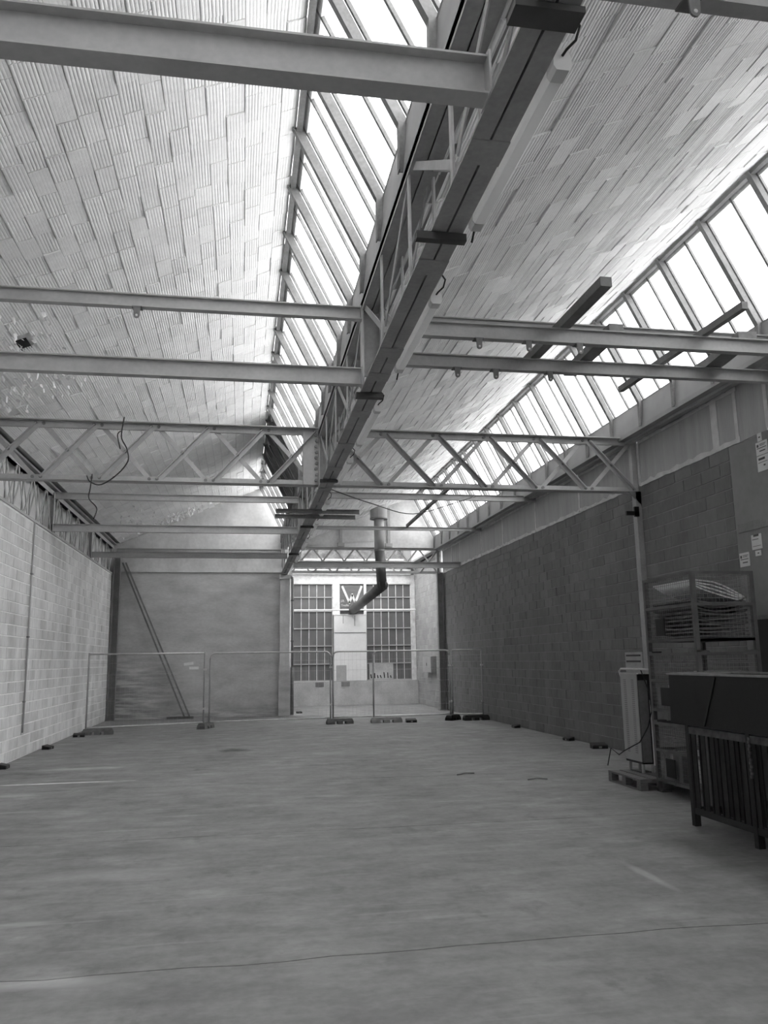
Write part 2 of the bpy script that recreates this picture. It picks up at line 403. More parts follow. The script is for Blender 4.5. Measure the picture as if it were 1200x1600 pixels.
# boards above the block wall
for a, b_ in zip([1.0, 7.2, 9.3, 9.97, 10.5, 12.85, 15.45, 18.0, 20.5, 22.5, 24.9, 25.9], [7.2, 9.3, 9.97, 10.5, 12.85, 15.45, 18.0, 20.5, 22.5, 24.9, 25.9, YG]):
    MB().box(XR-.005, XR+.03, a+.02, b_-.02, HR+.0, 5.40).build('wall_board', M_BOARD, wr)
    if a > 1.5:
        wdt = .10 if a in (10.5,) else .045
        MB().box(XR-.014, XR+.02, a-wdt, a+wdt*.6, HR+.03, 5.36).build('joint_filler', M_FILLER, wr)
def ragged_strip(y0, y1, z, hh, seed):
    r = random.Random(seed); n = int((y1-y0)/.12); vs = []; fs = []
    for i in range(n+1):
        y = y0 + (y1-y0)*i/n; t = hh*(.5+r.random()); bt = hh*.25*r.random()
        for x in (XR-.018, XR+.01): vs += [(x, y, z-bt), (x, y, z+t)]
    for i in range(n):
        k = 4*i
        fs += [(k, k+4, k+5, k+1), (k+2, k+3, k+7, k+6), (k+1, k+5, k+7, k+3), (k, k+2, k+6, k+4)]
    fs += [(0, 1, 3, 2), (4*n, 4*n+2, 4*n+3, 4*n+1)]
    return MB().add(vs, fs)
for i, (a, b_) in enumerate(zip([9.9, 12.9, 15.45, 18.0, 20.5, 22.5], [12.8, 15.4, 17.95, 20.45, 22.45, 27.1])):
    ragged_strip(a, b_, HR+.0, .06, i).build('joint_filler', M_FILLER, wr)
    ragged_strip(a, b_, 5.35, .05, i+20).build('joint_filler', M_FILLER, wr)

# rear wall behind the camera
MB().prism([(XL-.5, 0), (XR+.3, 0), (XR+.3, 5.5), (SILL[0]+BAY, SILL[1]), (RIDGE[0]+BAY, RIDGE[1]), (1.45, 5.42), SILL, RIDGE, EAVE, (XL-.5, 5.3)], YR-.2, YR).build('wall_rear', M_PLASTER, kind='structure')
# left end wall (lower leaf proud of the upper leaf) and gable
we = MB().prism([(XL-.5, 0), (1.32, 0), (1.32, 4.52), (XL-.5, 4.52)], YE+.03, YE+.3).build('wall_end', M_ENDWALL, kind='structure')
MB().prism([(XL-.5, 4.52), (1.32, 4.52), (1.32, 5.6), (SILL[0]+.05, SILL[1]+.05), (RIDGE[0]+.05, RIDGE[1]+.1), (EAVE[0]-.3, EAVE[1]-.02), (XL-.5, 5.45)], YE-.03, YE+.3).build('gable', M_GABLE, we)
# right gable over the opening
wg = MB().prism([(1.3, 5.47), (6.79, 5.47), (6.79, 5.6), (SILL[0]+BAY+.06, SILL[1]), (RIDGE[0]+BAY+.05, RIDGE[1]+.08), (1.3, 5.45)], YG, YG+.15).build('wall_gable', M_GABLE, kind='structure')
for x, zt in ((3.24, 6.15), (4.9, 6.87)):
    MB().box(x-.05, x+.05, YG-.06, YG-.002, 5.60, zt).box(x-.12, x+.12, YG-.07, YG-.002, 5.50, 5.62).build('gable_post', M_STEEL, wg)
# recess left wall
MB().box(1.35, 1.6, YG, YB+.2, 0, 5.6).build('wall_recess_side', M_PLASTER, kind='structure')

# ------------------------------------------------------------------ roof slopes with clay tiles
SL = Vector((RIDGE[0]-EAVE[0], 0, RIDGE[1]-EAVE[1])); SLEN = SL.length; SL.normalize()
NU = Vector((-SL.z, 0, SL.x)); TH = -math.atan2(SL.z, SL.x)
TW, TL = .1965, .40
def tile_mesh(dep, seed):
    w2, l2 = (TW-.006)/2, (TL-.007)/2; prof = []
    nr = 6; p = 2*w2/nr; q = random.Random(seed)
    for k in range(nr):
        x = -w2 + k*p; a, b_ = dep*q.uniform(.6, 1.3), dep*q.uniform(.6, 1.3); t = dep*q.uniform(0, .35)
        prof += [(x+.001, a), (x+p*.3, t), (x+p*.65, t), (x+p*.97, b_)]
    n = len(prof); mb = MB()
    vs = [(x, -l2, z) for x, z in prof] + [(x, l2, z) for x, z in prof] + [(-w2, -l2, .03), (w2, -l2, .03), (-w2, l2, .03), (w2, l2, .03)]
    fs = [(i+1, i, n+i, n+i+1) for i in range(n-1)]
    a, b_, c, d = 2*n, 2*n+1, 2*n+2, 2*n+3
    fs += [(0, a, c, n), (n-1, 2*n-1, d, b_), tuple([a] + list(range(n)) + [b_]), tuple([d] + list(range(2*n-1, n-1, -1)) + [c])]
    return mb.add(vs, fs)
VAR = [tile_mesh(.0046, 1), tile_mesh(.0036, 2), tile_mesh(.0022, 3), tile_mesh(.0052, 4), tile_mesh(.0008, 5)]
VARM = [mesh_of(v, 'ceiling_tile', M_TILE) for v in VAR]; VARV = [np.array(v.v) for v in VAR]
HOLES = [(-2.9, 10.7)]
def roof(bx, y0, y1, far):
    A = Vector((EAVE[0]+bx, 0, EAVE[1])); R = Vector((RIDGE[0]+bx, 0, RIDGE[1]))
    o1 = A + NU*.016; o2 = R + NU*.016; o3 = R + NU*.2; o4 = A + NU*.2
    c = MB().prism([(o1.x, o1.z), (o2.x, o2.z), (o3.x, o3.z), (o4.x, o4.z)], y0, y1).build('ceiling', M_TILEMORTAR, kind='structure')
    items = []
    ncol = int(SLEN/TW)
    for k in range(ncol+1):
        u = (k+.5)*TW
        if u + TW/2 > SLEN + .01: continue
        off = rng.uniform(0, TL)
        y = y0 - off
        while y < y1 - .05:
            yc = y + TL/2; y += TL
            if yc - TL/2 < y0 - .01 or yc + TL/2 > y1 + .02: continue
            p = A + SL*u; p.y = yc
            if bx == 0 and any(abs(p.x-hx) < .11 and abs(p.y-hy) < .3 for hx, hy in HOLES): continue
            h = SL*TW/2; g = Vector((0, TL/2, 0))
            items.append((quad_area([p-h-g, p+h-g, p+h+g, p-h+g]), p))
    items.sort(key=lambda q: -q[0])
    V = []; F = []; nv = 0
    for i, (ar, p) in enumerate(items):
        j = rng.uniform(-.008, .008); vi = rng.choice((0, 0, 1, 1, 1, 2, 2, 3, 3, 4))
        ry = TH + rng.uniform(-.020, .020); rx = rng.uniform(-.012, .012); rz = rng.uniform(-.010, .010)
        q = p + NU*j
        if i < 300 and ar > 0:
            inst('ceiling_tile', VARM[vi], q, c, rot=(rx, ry, rz))
        else:
            src = VAR[vi]; a = VARV[vi]
            cx, sx, cy, sy, cz, sz = math.cos(rx), math.sin(rx), math.cos(ry), math.sin(ry), math.cos(rz), math.sin(rz)
            RX = np.array([[1,0,0],[0,cx,-sx],[0,sx,cx]]); RY = np.array([[cy,0,sy],[0,1,0],[-sy,0,cy]]); RZ = np.array([[cz,-sz,0],[sz,cz,0],[0,0,1]])
            V.append(a @ (RZ @ RY @ RX).T + np.array(q)); F += [tuple(x+nv for x in f) for f in src.f]; nv += len(a)
    V = np.concatenate(V); base = np.array(wloc(c))
    me = bpy.data.meshes.new('further_tiles'); me.from_pydata((V-base).tolist(), [], F); me.materials.append(M_TILE)
    o = bpy.data.objects.new('further_tiles', me); COL.objects.link(o); o.parent = c; o['kind'] = 'stuff'
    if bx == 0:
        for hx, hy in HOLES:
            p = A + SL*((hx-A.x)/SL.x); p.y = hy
            hb = MB().box(-.085, .08, -.15, .17, .004, .018); inst('hole_shade_plate', mesh_of(hb, 'hole_shade_plate', M_HOPPER), p, c, rot=(0, TH, 0))  # near-black plate stands in for the shade inside the missing tile's hole
    return c
roofL = roof(0, YR, YE+.1, YE); roofR = roof(BAY, YR, YG+.1, YG)

# plaster flaking off the left slope
fl = MB()
def flakes(n, cx, cy, rx, ry, big=.05):
    for _ in range(n):
        x = cx + rng.gauss(0, rx); y = cy + rng.gauss(0, ry)
        if x > .3 or x < EAVE[0]+.1: continue
        z = EAVE[1] + (x-EAVE[0])*SL.z/SL.x - .012
        s = big*rng.uniform(.25, .8); a = rng.uniform(0, 6.28); d = rng.uniform(.02, .09)
        p = Vector((x, y, z)); e1 = Vector((math.cos(a), math.sin(a), .43*math.cos(a)))*s; e2 = Vector((-math.sin(a), math.cos(a), -.43*math.sin(a)))*s*.6
        dn = Vector((.02, 0, -d)); t = Vector((0, 0, .004))
        q = [p-e1, p+e2+dn, p+e1+dn*.6, p-e2]
        fl.add([v for v in q] + [v+t for v in q], [(0,1,2,3),(7,6,5,4),(0,4,5,1),(1,5,6,2),(2,6,7,3),(3,7,4,0)])
flakes(70, -3.0, 10.6, .35, .45); flakes(90, -3.2, 12.2, .45, .3); flakes(120, -2.4, 25.4, .7, .35, .07); flakes(50, -3.2, 23.5, .3, .9, .06)
fl.build('plaster_flakes', M_WHITE, roofL, kind='stuff')

# ------------------------------------------------------------------ skylights
GD = Vector((SILL[0]-RIDGE[0], 0, SILL[1]-RIDGE[1])); GLEN = GD.length; GD.normalize(); GN = Vector((-GD.z, 0, GD.x))
RP = 1.07
def skylight(n, bx, y0, y1, opaque=None):
    W = thing('window_%d' % n, (RIDGE[0]+bx, y0, SILL[1]), kind='structure')
    R = Vector((RIDGE[0]+bx, 0, RIDGE[1])); Sv = Vector((SILL[0]+bx, 0, SILL[1]))
    foot = Sv + Vector((.0, 0, -.42))
    at = lambda v, y: Vector((v.x, y, v.z))
    MB().bar(at(R+Vector((.03, 0, -.0)), y0), at(R+Vector((.03, 0, -.0)), y1), .06, .10).build('ridge_beam', M_RAFTER, W)
    MB().bar(at(R+GN*.09+GD*.06, y0), at(R+GN*.09+GD*.06, y1), .10, .05, upv=GN).build('ridge_cap', M_FRAMEW, W)
    MB().bar(at(Sv+GN*.05, y0), at(Sv+GN*.05, y1), .05, .05, upv=GN).build('sill_rail', M_STEEL_M, W)
    y = 7.78 - RP*math.floor((7.78-y0)/RP); first = y
    ys = []
    while y < y1: ys.append(y); y += RP
    rme = None
    for y in ys:
        mb = MB(); prof = [(-.036,-.05),(.036,-.05),(.036,-.04),(.007,-.04),(.007,.05),(-.007,.05),(-.007,-.04),(-.036,-.04)]
        ft = foot + Vector((.0, 0, .01)); d2 = (ft-Sv).normalized(); n2 = Vector((-d2.z, 0, d2.x)); n1 = (GN+n2).normalized()
        vs = []
        for p, n_ in ((R, GN), (Sv, n1), (ft, n2)): vs += [Vector((p.x, y, p.z)) + Vector((0, a, 0)) + n_*b_ for a, b_ in prof]
        m_ = len(prof); fs = [(k*m_+i, k*m_+(i+1) % m_, (k+1)*m_+(i+1) % m_, (k+1)*m_+i) for k in range(2) for i in range(m_)]
        fs += [(0, 1, 2, 7), (3, 4, 5, 6), (2*m_, 2*m_+1, 2*m_+2, 2*m_+7), (2*m_+3, 2*m_+4, 2*m_+5, 2*m_+6)]
        mb.add(vs, fs)
        if rme is None:
            o = mb.build('rafter', M_RAFTER, W); rme = o.data; off = wloc(o) - Vector((0, y, 0))
        else: inst('rafter', rme, off + Vector((0, y, 0)), W)
    bme = None; pme = None; P = RP/2; y = first - P
    while y < y1 - .02:
        yb = y
        if yb > y0:
            if bme is None:
                o = MB().sweep(at(R+GN*.085, yb), at(Sv+GN*.085, yb), [(-.017,-.02),(.017,-.02),(.017,.012),(-.017,.012)], upv=tuple(GN)).build('glazing_bar', M_RAFTER, W)
                bme = o.data; boff = wloc(o) - Vector((0, yb, 0))
            else: inst('glazing_bar', bme, boff + Vector((0, yb, 0)), W)
        if y + P/2 > y0 + .2 and y + P < y1 + .1:
            op = opaque and opaque[0] < y + P/2 < opaque[1]
            c = y + P/2; key = 'op' if op else 'gl'
            a = R + GN*.10 + GD*.03; b_ = Sv + GN*.10 + GD*.02
            nm = 'sheet_panel' if op else 'pane'
            if op:
                MB().sweep(at(a, c), at(b_, c), [(-P/2+.003,-.004),(P/2-.003,-.004),(P/2-.003,.004),(-P/2+.003,.004)], upv=tuple(GN)).build(nm, M_STEEL_D, W)
            elif pme is None:
                o = MB().sweep(at(a, c), at(b_, c), [(-P/2+.003,-.003),(P/2-.003,-.003),(P/2-.003,.003),(-P/2+.003,.003)], upv=tuple(GN)).build(nm, M_GLASS, W)
                pme = o.data; poff = wloc(o) - Vector((0, c, 0))
            else: inst(nm, pme, poff + Vector((0, c, 0)), W)
        y += P
    # zinc flashing between the rafter feet, closing onto the gutter
    fy = [y0] + ys + [y1]
    for a, b_ in zip(fy, fy[1:]):
        if b_ - a < .1: continue
        MB().prism([(Sv.x+.02, Sv.z+.03), (Sv.x+.035, Sv.z+.03), (foot.x+.003, foot.z+.0), (foot.x-.012, foot.z+.0)], a+.002, b_-.002).build('flashing_sheet', M_FLASH, W)
    return W
skylight(1, 0, YR, YE+.05, (18.2, 22.3)); skylight(2, BAY, YR, YG+.1)
# unseen flat glazed roof, added to bring daylight into the recess
W5 = thing('window_5', (4.1, 29.6, 6.45), kind='structure')  # added unseen glazed roof that brings daylight into the recess
for k in range(9):
    x = 1.35 + k*.63
    MB().box(x-.02, x+.02, YG+.15, YB+.4, 6.42, 6.52).build('glazing_bar', M_STEEL, W5)
    if k < 8:
        for j in range(3):
            ya = YG+.15+j*1.58; MB().box(x+.022, x+.608, ya+.01, ya+1.57, 6.49, 6.50).build('pane', M_GLASS, W5)
MB().box(1.35, 1.6, YG+.15, YB+.4, 5.6, 6.45).build('added_kerb', M_GABLE, W5); MB().box(XR-.1, XR+.2, YG+.15, YB+.4, 5.4, 6.45).build('added_kerb', M_GABLE, W5)
# gutter between the bays, eaves closers
gut = MB().prism([(1.20, 5.425), (1.52, 5.425), (1.62, 5.53), (1.6, 5.57), (1.45, 5.45), (1.25, 5.45), (1.25, 5.5), (1.20, 5.5)], YR, YE+.2).build('trim_1', M_FLASH, kind='structure')
MB().box(SILL[0]+BAY-.02, XR+.2, YR, YB+.2, 5.40, 5.47).build('trim_2', M_FLASH, kind='structure')
MB().angle((SILL[0]+BAY+.10, YR, 5.36), (SILL[0]+BAY+.10, YG, 5.36), .09, .012).build('trim_3', M_STEEL_M, kind='structure')
MB().box(XL-.5, EAVE[0]+.05, YR, YE+.1, 5.44, 5.5).build('trim_4', M_FLASH, kind='structure')

# ------------------------------------------------------------------ steel beams
def beam(name, x0, x1, y, zb, h, b_, label, m=M_STEEL, clips=(), plates=True, kind='i'):
    t = thing(name, ((x0+x1)/2, y, zb), label, 'beam', 'cross beams of the hall')
    mb = MB()
    if kind == 'i': mb.ibeam((x0, y, zb+h/2), (x1, y, zb+h/2), h, b_)
    else: mb.channel((x0, y, zb+h/2), (x1, y, zb+h/2), h, b_, .01, 1)
    mb.build('profile', m, t)
    if plates:
        for x in (x0, x1): MB().box(x-.006, x+.006, y-b_*.7, y+b_*.7, zb-.01, zb+h+.01).build('end_plate', m, t)
    for cx in clips:
        mb = MB(); n = 8
        pr = [(-.035, .0), (-.03, -.10)] + [(.03*math.cos(a), -.10+.03*math.sin(a)) for a in [math.pi*(1+k/6) for k in range(1, 6)]] + [(.03, -.10), (.035, 0)]
        mb.prism([(cx+a, zb+z_) for a, z_ in pr], y-b_/2-.012, y-b_/2)
        mb.box(cx-.05, cx+.05, y-b_/2-.014, y+b_/2, zb-.012, zb)
        c = mb.build('hanger_clip', M_STEEL_D, t)
        MB().tube((cx, y-b_/2-.016, zb-.10), (cx, y-b_/2-.011, zb-.10), .012, 8).build('clip_hole', M_PAPER, c)
    return t
GX0, GX1 = 1.175, 1.39
beam('steel_beam', XL, GX0, FR[0], 4.47, .22, .12, 'thick grey steel beam across the top left corner, nearest the camera')
beam('steel_beam', XL, GX0, FR[1], 5.22, .14, .08, 'upper of two left beams with one small hanger clip below', clips=(-1.1,))
beam('steel_beam', XL, GX0, FR[1], 4.50, .18, .09, 'lower and thicker beam of the left pair in front of the lattice truss')
beam('steel_beam', XL, GX0, FR[3], 5.17, .14, .08, 'thin left beam just under the bottom chord of the lattice truss')
beam('steel_beam', XL, GX0, FR[3], 4.47, .16, .09, 'left beam starting at the post atop the pale block wall')
beam('steel_beam', XL, GX0, FR[4], 4.48, .15, .09, 'farthest left beam, close before the plastered end wall')
beam('steel_beam', XL+.1, GX0, YE-.15, 5.15, .10, .07, 'thin grey beam running along the face of the left gable')
beam('steel_beam', GX1, XR, FR[0], 5.20, .18, .10, 'beam cut off by the top right corner of the picture', clips=(2.35,))
beam('hoist_beam', GX1, XR, 8.0, 5.09, .17, .09, 'front right beam with three hanger clips, dark struts lying across it', clips=(2.46, 3.02, 3.61))
beam('hoist_beam', GX1, XR, 8.87, 5.08, .16, .09, 'rear right beam with three hanger clips, parallel behind the other clip beam', clips=(2.45, 2.92, 3.60))
beam('steel_beam', GX1, XR, 8.42, 5.40, .11, .08, 'slim pale beam showing just above the front clip beam at right')
beam('steel_beam', GX1+.1, XR, FR[3], 5.30, .14, .08, 'right beam just behind the lattice truss, above the flue collar')
beam('steel_beam', GX1+.1, XR, FR[4], 5.31, .10, .07, 'right beam passing in front of the flue below its collar')
beam('steel_beam', GX1+.1, XR, 24.85, 4.52, .18, .10, 'farthest right beam, close before the small end truss')

# loose struts lying over the clip beams
def strut(p, q, w_, h_, label, m=M_STEEL_D):
    mb = MB().bar(p, q, w_, h_)
    mb.build('steel_strut', m, None, label=label, cat='strut', group='dark struts under the right slope')
strut((3.47, 6.95, 5.32), (3.43, 9.1, 5.30), .12, .10, 'dark strut over the clip beams, leftmost, its end pointing at the skylight')
strut((4.08, 8.0, 5.315), (4.10, 9.4, 5.30), .17, .10, 'wide dark strut bridging the two clip beams, second from left')
strut((5.17, 7.25, 5.315), (5.07, 9.95, 5.30), .07, .08, 'thin dark strut over the clip beams, crossing the skylight panes')
strut((5.70, 8.0, 5.315), (5.85, 9.35, 5.30), .22, .10, 'widest dark strut over the clip beams, nearest the right wall')
strut((4.53, 17.3, 5.48), (4.58, 22.4, 5.445), .07, .07, 'thin dark strut slanting past the flue collar beside the far skylight')

# ------------------------------------------------------------------ lattice trusses
bolt_me = mesh_of(MB().tube((0, 0, 0), (0, -.03, 0), .027, 8), 'bolt', M_STEEL_D)
def truss(x0, x1, y, zb, zt, panels, label, ch=.11, front='/', cb=.09, name='lattice_truss', bolts=True, dw=.075):
    t = thing(name, ((x0+x1)/2, y, zb), label, 'truss', 'lattice trusses')
    for s, nm in ((-1, 'front'), (1, 'back')):
        MB().angle((x0, y+s*.012, zt), (x1, y+s*.012, zt), ch, .012, (0, 0, -1), flip=s*1).build('top_chord', M_STEEL, t)
        MB().angle((x0, y+s*.012, zb), (x1, y+s*.012, zb), cb, .012, (0, 0, 1), flip=-s*1).build('bottom_chord', M_STEEL, t)
    d = (x1-x0)/panels
    for k in range(panels):
        a, b_ = x0+k*d+.05, x0+(k+1)*d-.05
        f, r = ((a, zb+.05), (b_, zt-.05)), ((a, zt-.05), (b_, zb+.05))
        if front == '\\': f, r = r, f
        mb = MB(); mb.angle((f[0][0], y-.03, f[0][1]), (f[1][0], y-.03, f[1][1]), dw, .01, (0, -1, 0)); mb.build('diagonal', M_STEEL, t)
        mb = MB(); mb.bar((r[0][0], y+.02, r[0][1]), (r[1][0], y+.02, r[1][1]), dw*.9, .012, (0, -1, 0)); mb.build('diagonal', M_STEEL, t)
        if bolts:
            inst('bolt', bolt_me, ((a+b_)/2, y-.036, (zb+zt)/2), t)
            for xx, zz in ((a+.01, zt-.05), (b_-.01, zt-.05), (a+.01, zb+.05), (b_-.01, zb+.05)): inst('bolt', bolt_me, (xx, y-.014, zz), t)
    for x in (x0+.02, x1-.02): MB().box(x-.05, x+.05, y-.05, y+.05, zb, zt).build('end_post', M_STEEL, t)
    return t
truss(XL, GX0, FR[2], 4.50, 5.46, 6, 'riveted lattice truss spanning the left bay above the block wall')
truss(GX1, XR-.03, FR[2], 4.50, 5.46, 6, 'riveted lattice truss spanning the right bay below the skylight', front='\\')
truss(1.50, 6.62, YG-.08, 4.58, 5.46, 7, 'small lattice truss at the far end under the white gable', ch=.09, cb=.08, bolts=False, dw=.06)

# ------------------------------------------------------------------ central lattice girder
YG0, YG1 = 1.6, 26.6
cg = thing('lattice_girder', ((GX0+GX1)/2, 14, 4.45), 'long dark lattice girder running down the middle of the hall', 'girder')
XM = (GX0+GX1)/2
MB().box(GX0, XM-.007, YG0, YG1, 4.45, 4.466).box(XM-.02, XM-.007, YG0, YG1, 4.466, 4.60).build('bottom_chord', M_STEEL_M, cg)
MB().box(XM+.007, GX1, YG0, YG1, 4.45, 4.466).box(XM+.007, XM+.02, YG0, YG1, 4.466, 4.60).build('bottom_chord', M_STEEL_M, cg)
for yy in [2.4, 3.9, 5.25, 6.9, 7.55, 8.8, 10.2, 11.5, 12.95, 14.2, 15.8, 17.3, 18.7, 20, 21.5, 23, 24.5, 26]:
    MB().box(GX0-.002, GX1+.002, yy-.11, yy+.11, 4.442, 4.451).build('batten_plate', M_STEEL_M, cg)
for yy, wx, dy, hh in [(2.90, .08, .06, .03), (4.78, .10, .03, .05), (8.05, .05, .04, .05), (12.2, .04, .04, .04), (16.6, .04, .04, .04), (21.0, .04, .04, .04)]:
    MB().box(GX0-wx, GX1+.02, yy-dy, yy+dy, 4.44-hh, 4.442).build('clamp_plate', M_CLAMP, cg)
for x, f in ((GX0, 1), (GX1, -1)):
    MB().angle((x, YG0, 5.30), (x, YG1, 5.30), .102, .012, (0, 0, 1), flip=f).build('top_chord', M_STEEL_M, cg)
    MB().angle((x, YG0, 5.42), (x, YG1, 5.42), .09, .012, (0, 0, -1), flip=-f).build('top_chord', M_STEEL_M, cg)
yy = YG0; pitch = (FR[2]-FR[1])/4; k = 0
posts = []
y = FR[1] - 8*pitch
while y < YG1 - .3:
    if y > YG0:
        frame_post = min(abs(y-f) for f in FR) < .12
        wv = .08 if frame_post else .028
        for x in (GX0+.012, GX1-.012):
            MB().box(x-.008, x+.008, y-wv, y+wv, 4.466, 5.36).build('upright', M_STEEL, cg)
        MB().box(GX0+.02, GX1-.02, y-.008, y+.008, 4.60, 5.36).build('web_plate', M_STEEL_M, cg) if frame_post else None
        ya, yb = (y, min(y+pitch, YG1))
        for x in (GX0+.03, GX1-.03):
            if k % 2: MB().bar((x, ya+.05, 4.62), (x, yb-.05, 5.36), .06, .01, (1, 0, 0)).build('diagonal', M_STEEL_M, cg)
            else: MB().bar((x, ya+.05, 5.36), (x, yb-.05, 4.62), .06, .01, (1, 0, 0)).build('diagonal', M_STEEL_M, cg)
    k += 1; y += pitch
# big riveted post at the truss line
MB().box(GX0-.24, GX0-.004, FR[2]-.06, FR[2]-.05, 4.52, 5.40).box(GX0-.25, GX0-.23, FR[2]-.07, FR[2]+.03, 4.52, 5.40).build('gusset_post', M_STEEL, cg)
for i in range(9): inst('bolt', bolt_me, (GX0-.03 - (.0 if i % 2 else .012), FR[2]-.06, 4.58+i*.095), cg)
# short channels strapped under the girder
for yy, zz, lab in ((14.72, 4.36, 'short dark channel strapped under the central girder, nearer of the two'), (15.28, 4.36, 'short dark channel strapped under the central girder, farther of the two')):
    MB().channel((.56, yy, zz+.04), (2.1, yy, zz+.04), .08, .05, .01).build('short_channel', M_STEEL_D, None, label=lab, cat='channel', group='short channels under the girder')

# girder on the left wall
lg = thing('lattice_girder', (XL, 10, HL), 'lattice girder of thin zigzag bars standing on the pale left wall', 'girder')
MB().box(XL-.1, XL+.02, YR, YE-.1, HL, HL+.05).build('bottom_chord', M_STEEL, lg)
for x, f in ((XL-.09, 1), (XL+.02, -1)):
    MB().angle((x, YR, 5.24), (x, YE-.1, 5.24), .10, .012, (0, 0, 1), flip=f).build('top_chord', M_STEEL, lg)
MB().box(XL-.02, XL+.10, YR, YE-.1, 5.36, 5.40).build('wall_plate', M_STEEL_M, lg)
y = 8.0; k = 0
while y < YE - .2:
    fp = min(abs(y-f) for f in FR) < .3
    p = .55
    for x, s in ((XL-.06, 0), (XL, 1)):
        q = (k+s) % 2
        MB().bar((x, y+.02, HL+.04 if q else 5.28), (x, y+p-.02, 5.28 if q else HL+.04), .065, .01, (1, 0, 0)).build('diagonal', M_STEEL, lg)
    MB().box(XL-.05, XL-.04, y-.02, y+.02, HL+.04, 5.28).build('upright', M_STEEL_D, lg)
    y += p; k += 1
for f in FR[1:]:
    MB().ibeam((XL-.0, f, HL+.03), (XL-.0, f, 5.30), .10, .12).build('post', M_STEEL, lg)

# ------------------------------------------------------------------ fluorescent battens along the girder
runs = [(3.18, 4.66), (5.75, 7.32), (8.55, 10.07), (10.95, 12.47), (13.98, 15.52), (16.15, 17.7), (18.7, 20.2), (21.35, 22.85)]
words = ['nearest the camera at the top', 'second from the camera', 'third from the camera', 'fourth, ending at the lattice truss', 'fifth, just beyond the lattice truss', 'sixth from the camera', 'seventh from the camera', 'smallest and farthest one']
for i, (a, b_) in enumerate(runs):
    x = GX1+.055; z = 4.465
    t = thing('fluorescent_batten', (x, (a+b_)/2, z-.05), 'switched-off fluorescent batten under the central girder, ' + words[i], 'lamp', 'fluorescent battens under the girder')
    oct_ = [(-.03, .05), (-.042, .02), (-.044, -.03), (-.03, -.052), (.03, -.052), (.044, -.03), (.042, .02), (.03, .05)]
    MB().sweep((x, a+.09, z), (x, b_-.09, z), oct_).build('cover', M_OPAL, t)
    caps = []
    for c0, c1 in ((a, a+.09), (b_-.09, b_)):
        caps.append(None); caps[-1] = MB().sweep((x, c0, z), (x, c1, z), [(p*1.06, q*1.06) for p, q in oct_]).build('end_cap', M_PAPER, t)
    MB().path([(x, a, z+.02), (x+.01, a-.03, z+.03), (x+.04, a-.07, z+.05), (x+.05, a-.10, z+.10), (x+.01, a-.13, z+.13), (x-.03, a-.12, z+.14)], .007, 6).build('cable', M_CABLE, caps[0], smooth=True)
    if i in (0, 1): MB().path([(x, b_, z), (x+.005, b_+.03, z-.01), (x+.0, b_+.05, z-.05), (x-.01, b_+.06, z-.10)], .007, 6).build('cable', M_CABLE, caps[1], smooth=True)
    MB().box(GX1+.001, x, a+.3, a+.34, z+.03, z+.07).box(GX1+.001, x, b_-.34, b_-.3, z+.03, z+.07).build('bracket', M_STEEL_D, t)

# loose cables at the near truss
def cable(pts, r, label):
    # smooth the polyline
    P = [Vector(p) for p in pts]; out = []
    for i in range(len(P)-1):
        p0, p1, p2, p3 = P[max(i-1, 0)], P[i], P[i+1], P[min(i+2, len(P)-1)]
        for s in range(6):
            u = s/6
            out.append(.5*((2*p1)+(p2-p0)*u+(2*p0-5*p1+4*p2-p3)*u*u+(3*p1-p0-3*p2+p3)*u**3))
    out.append(P[-1])
    MB().path(out, r, 6).build('hanging_cable', M_CABLE, None, smooth=True, label=label, cat='cable', group='loose cables')
yc = FR[2] - .13
cable([(-1.9, yc, 5.52), (-1.93, yc, 5.2), (-1.84, yc, 5.0), (-1.82, yc, 4.8), (-1.98, yc, 4.58), (-2.2, yc-.02, 4.42), (-2.36, yc-.02, 4.46), (-2.42, yc, 4.56)], .010, 'black cable hanging in a loop across the left lattice truss')
cable([(-2.35, yc+.05, 4.60), (-2.36, yc, 4.36), (-2.37, yc, 4.2), (-2.25, yc, 4.05), (-2.29, yc, 3.88)], .009, 'short black cable dangling below the left lattice truss')
cable([(-1.95, yc+.03, 5.3), (-1.99, yc, 5.22), (-1.94, yc, 5.0)], .009, 'short black cable stub on the left lattice truss diagonal')
cable([(1.35, 13.3, 4.55), (2.3, 14.5, 4.53), (3.4, 16.0, 4.62), (4.6, 17.2, 5.1), (5.2, 17.6, 5.35)], .010, 'thin cable sagging from the girder across the right bay')

# ------------------------------------------------------------------ end columns and pillars
cp = thing('pillar', (1.32, 26.4, 0), 'pale plastered pillar carrying the far end of the girder', 'pillar')
MB().box(1.16, 1.47, 26.3, 26.75, 1.55, 4.30).build('shaft', M_GABLE, cp)
MB().box(1.13, 1.49, 26.27, 26.8, 0, 1.55).build('plinth', M_PLASTER, cp)
MB().box(1.14, 1.49, 26.26, 26.78, 4.30, 4.44).build('capital', M_FRAMEW, cp)
dp = thing('drain_pipe', (1.56, 26.5, 0), 'dark steel drain pipe standing beside the pale plastered pillar', 'pipe')
MB().tube((1.56, 26.42, .02), (1.56, 26.42, 1.5), .055, 12).build('pipe_foot', M_STEEL_D, dp, smooth=True)
MB().tube((1.56, 26.42, 1.5), (1.56, 26.42, 4.33), .042, 12).build('pipe', M_STEEL_M, dp, smooth=True)
MB().tube((1.56, 26.42, 4.33), (1.46, 26.42, 4.44), .042, 12).build('elbow', M_STEEL_M, dp, smooth=True)
for z in (2.3, 3.6): MB().tube((1.56, 26.42, z), (1.56, 26.42, z+.04), .056, 12).build('collar', M_STEEL_D, dp)
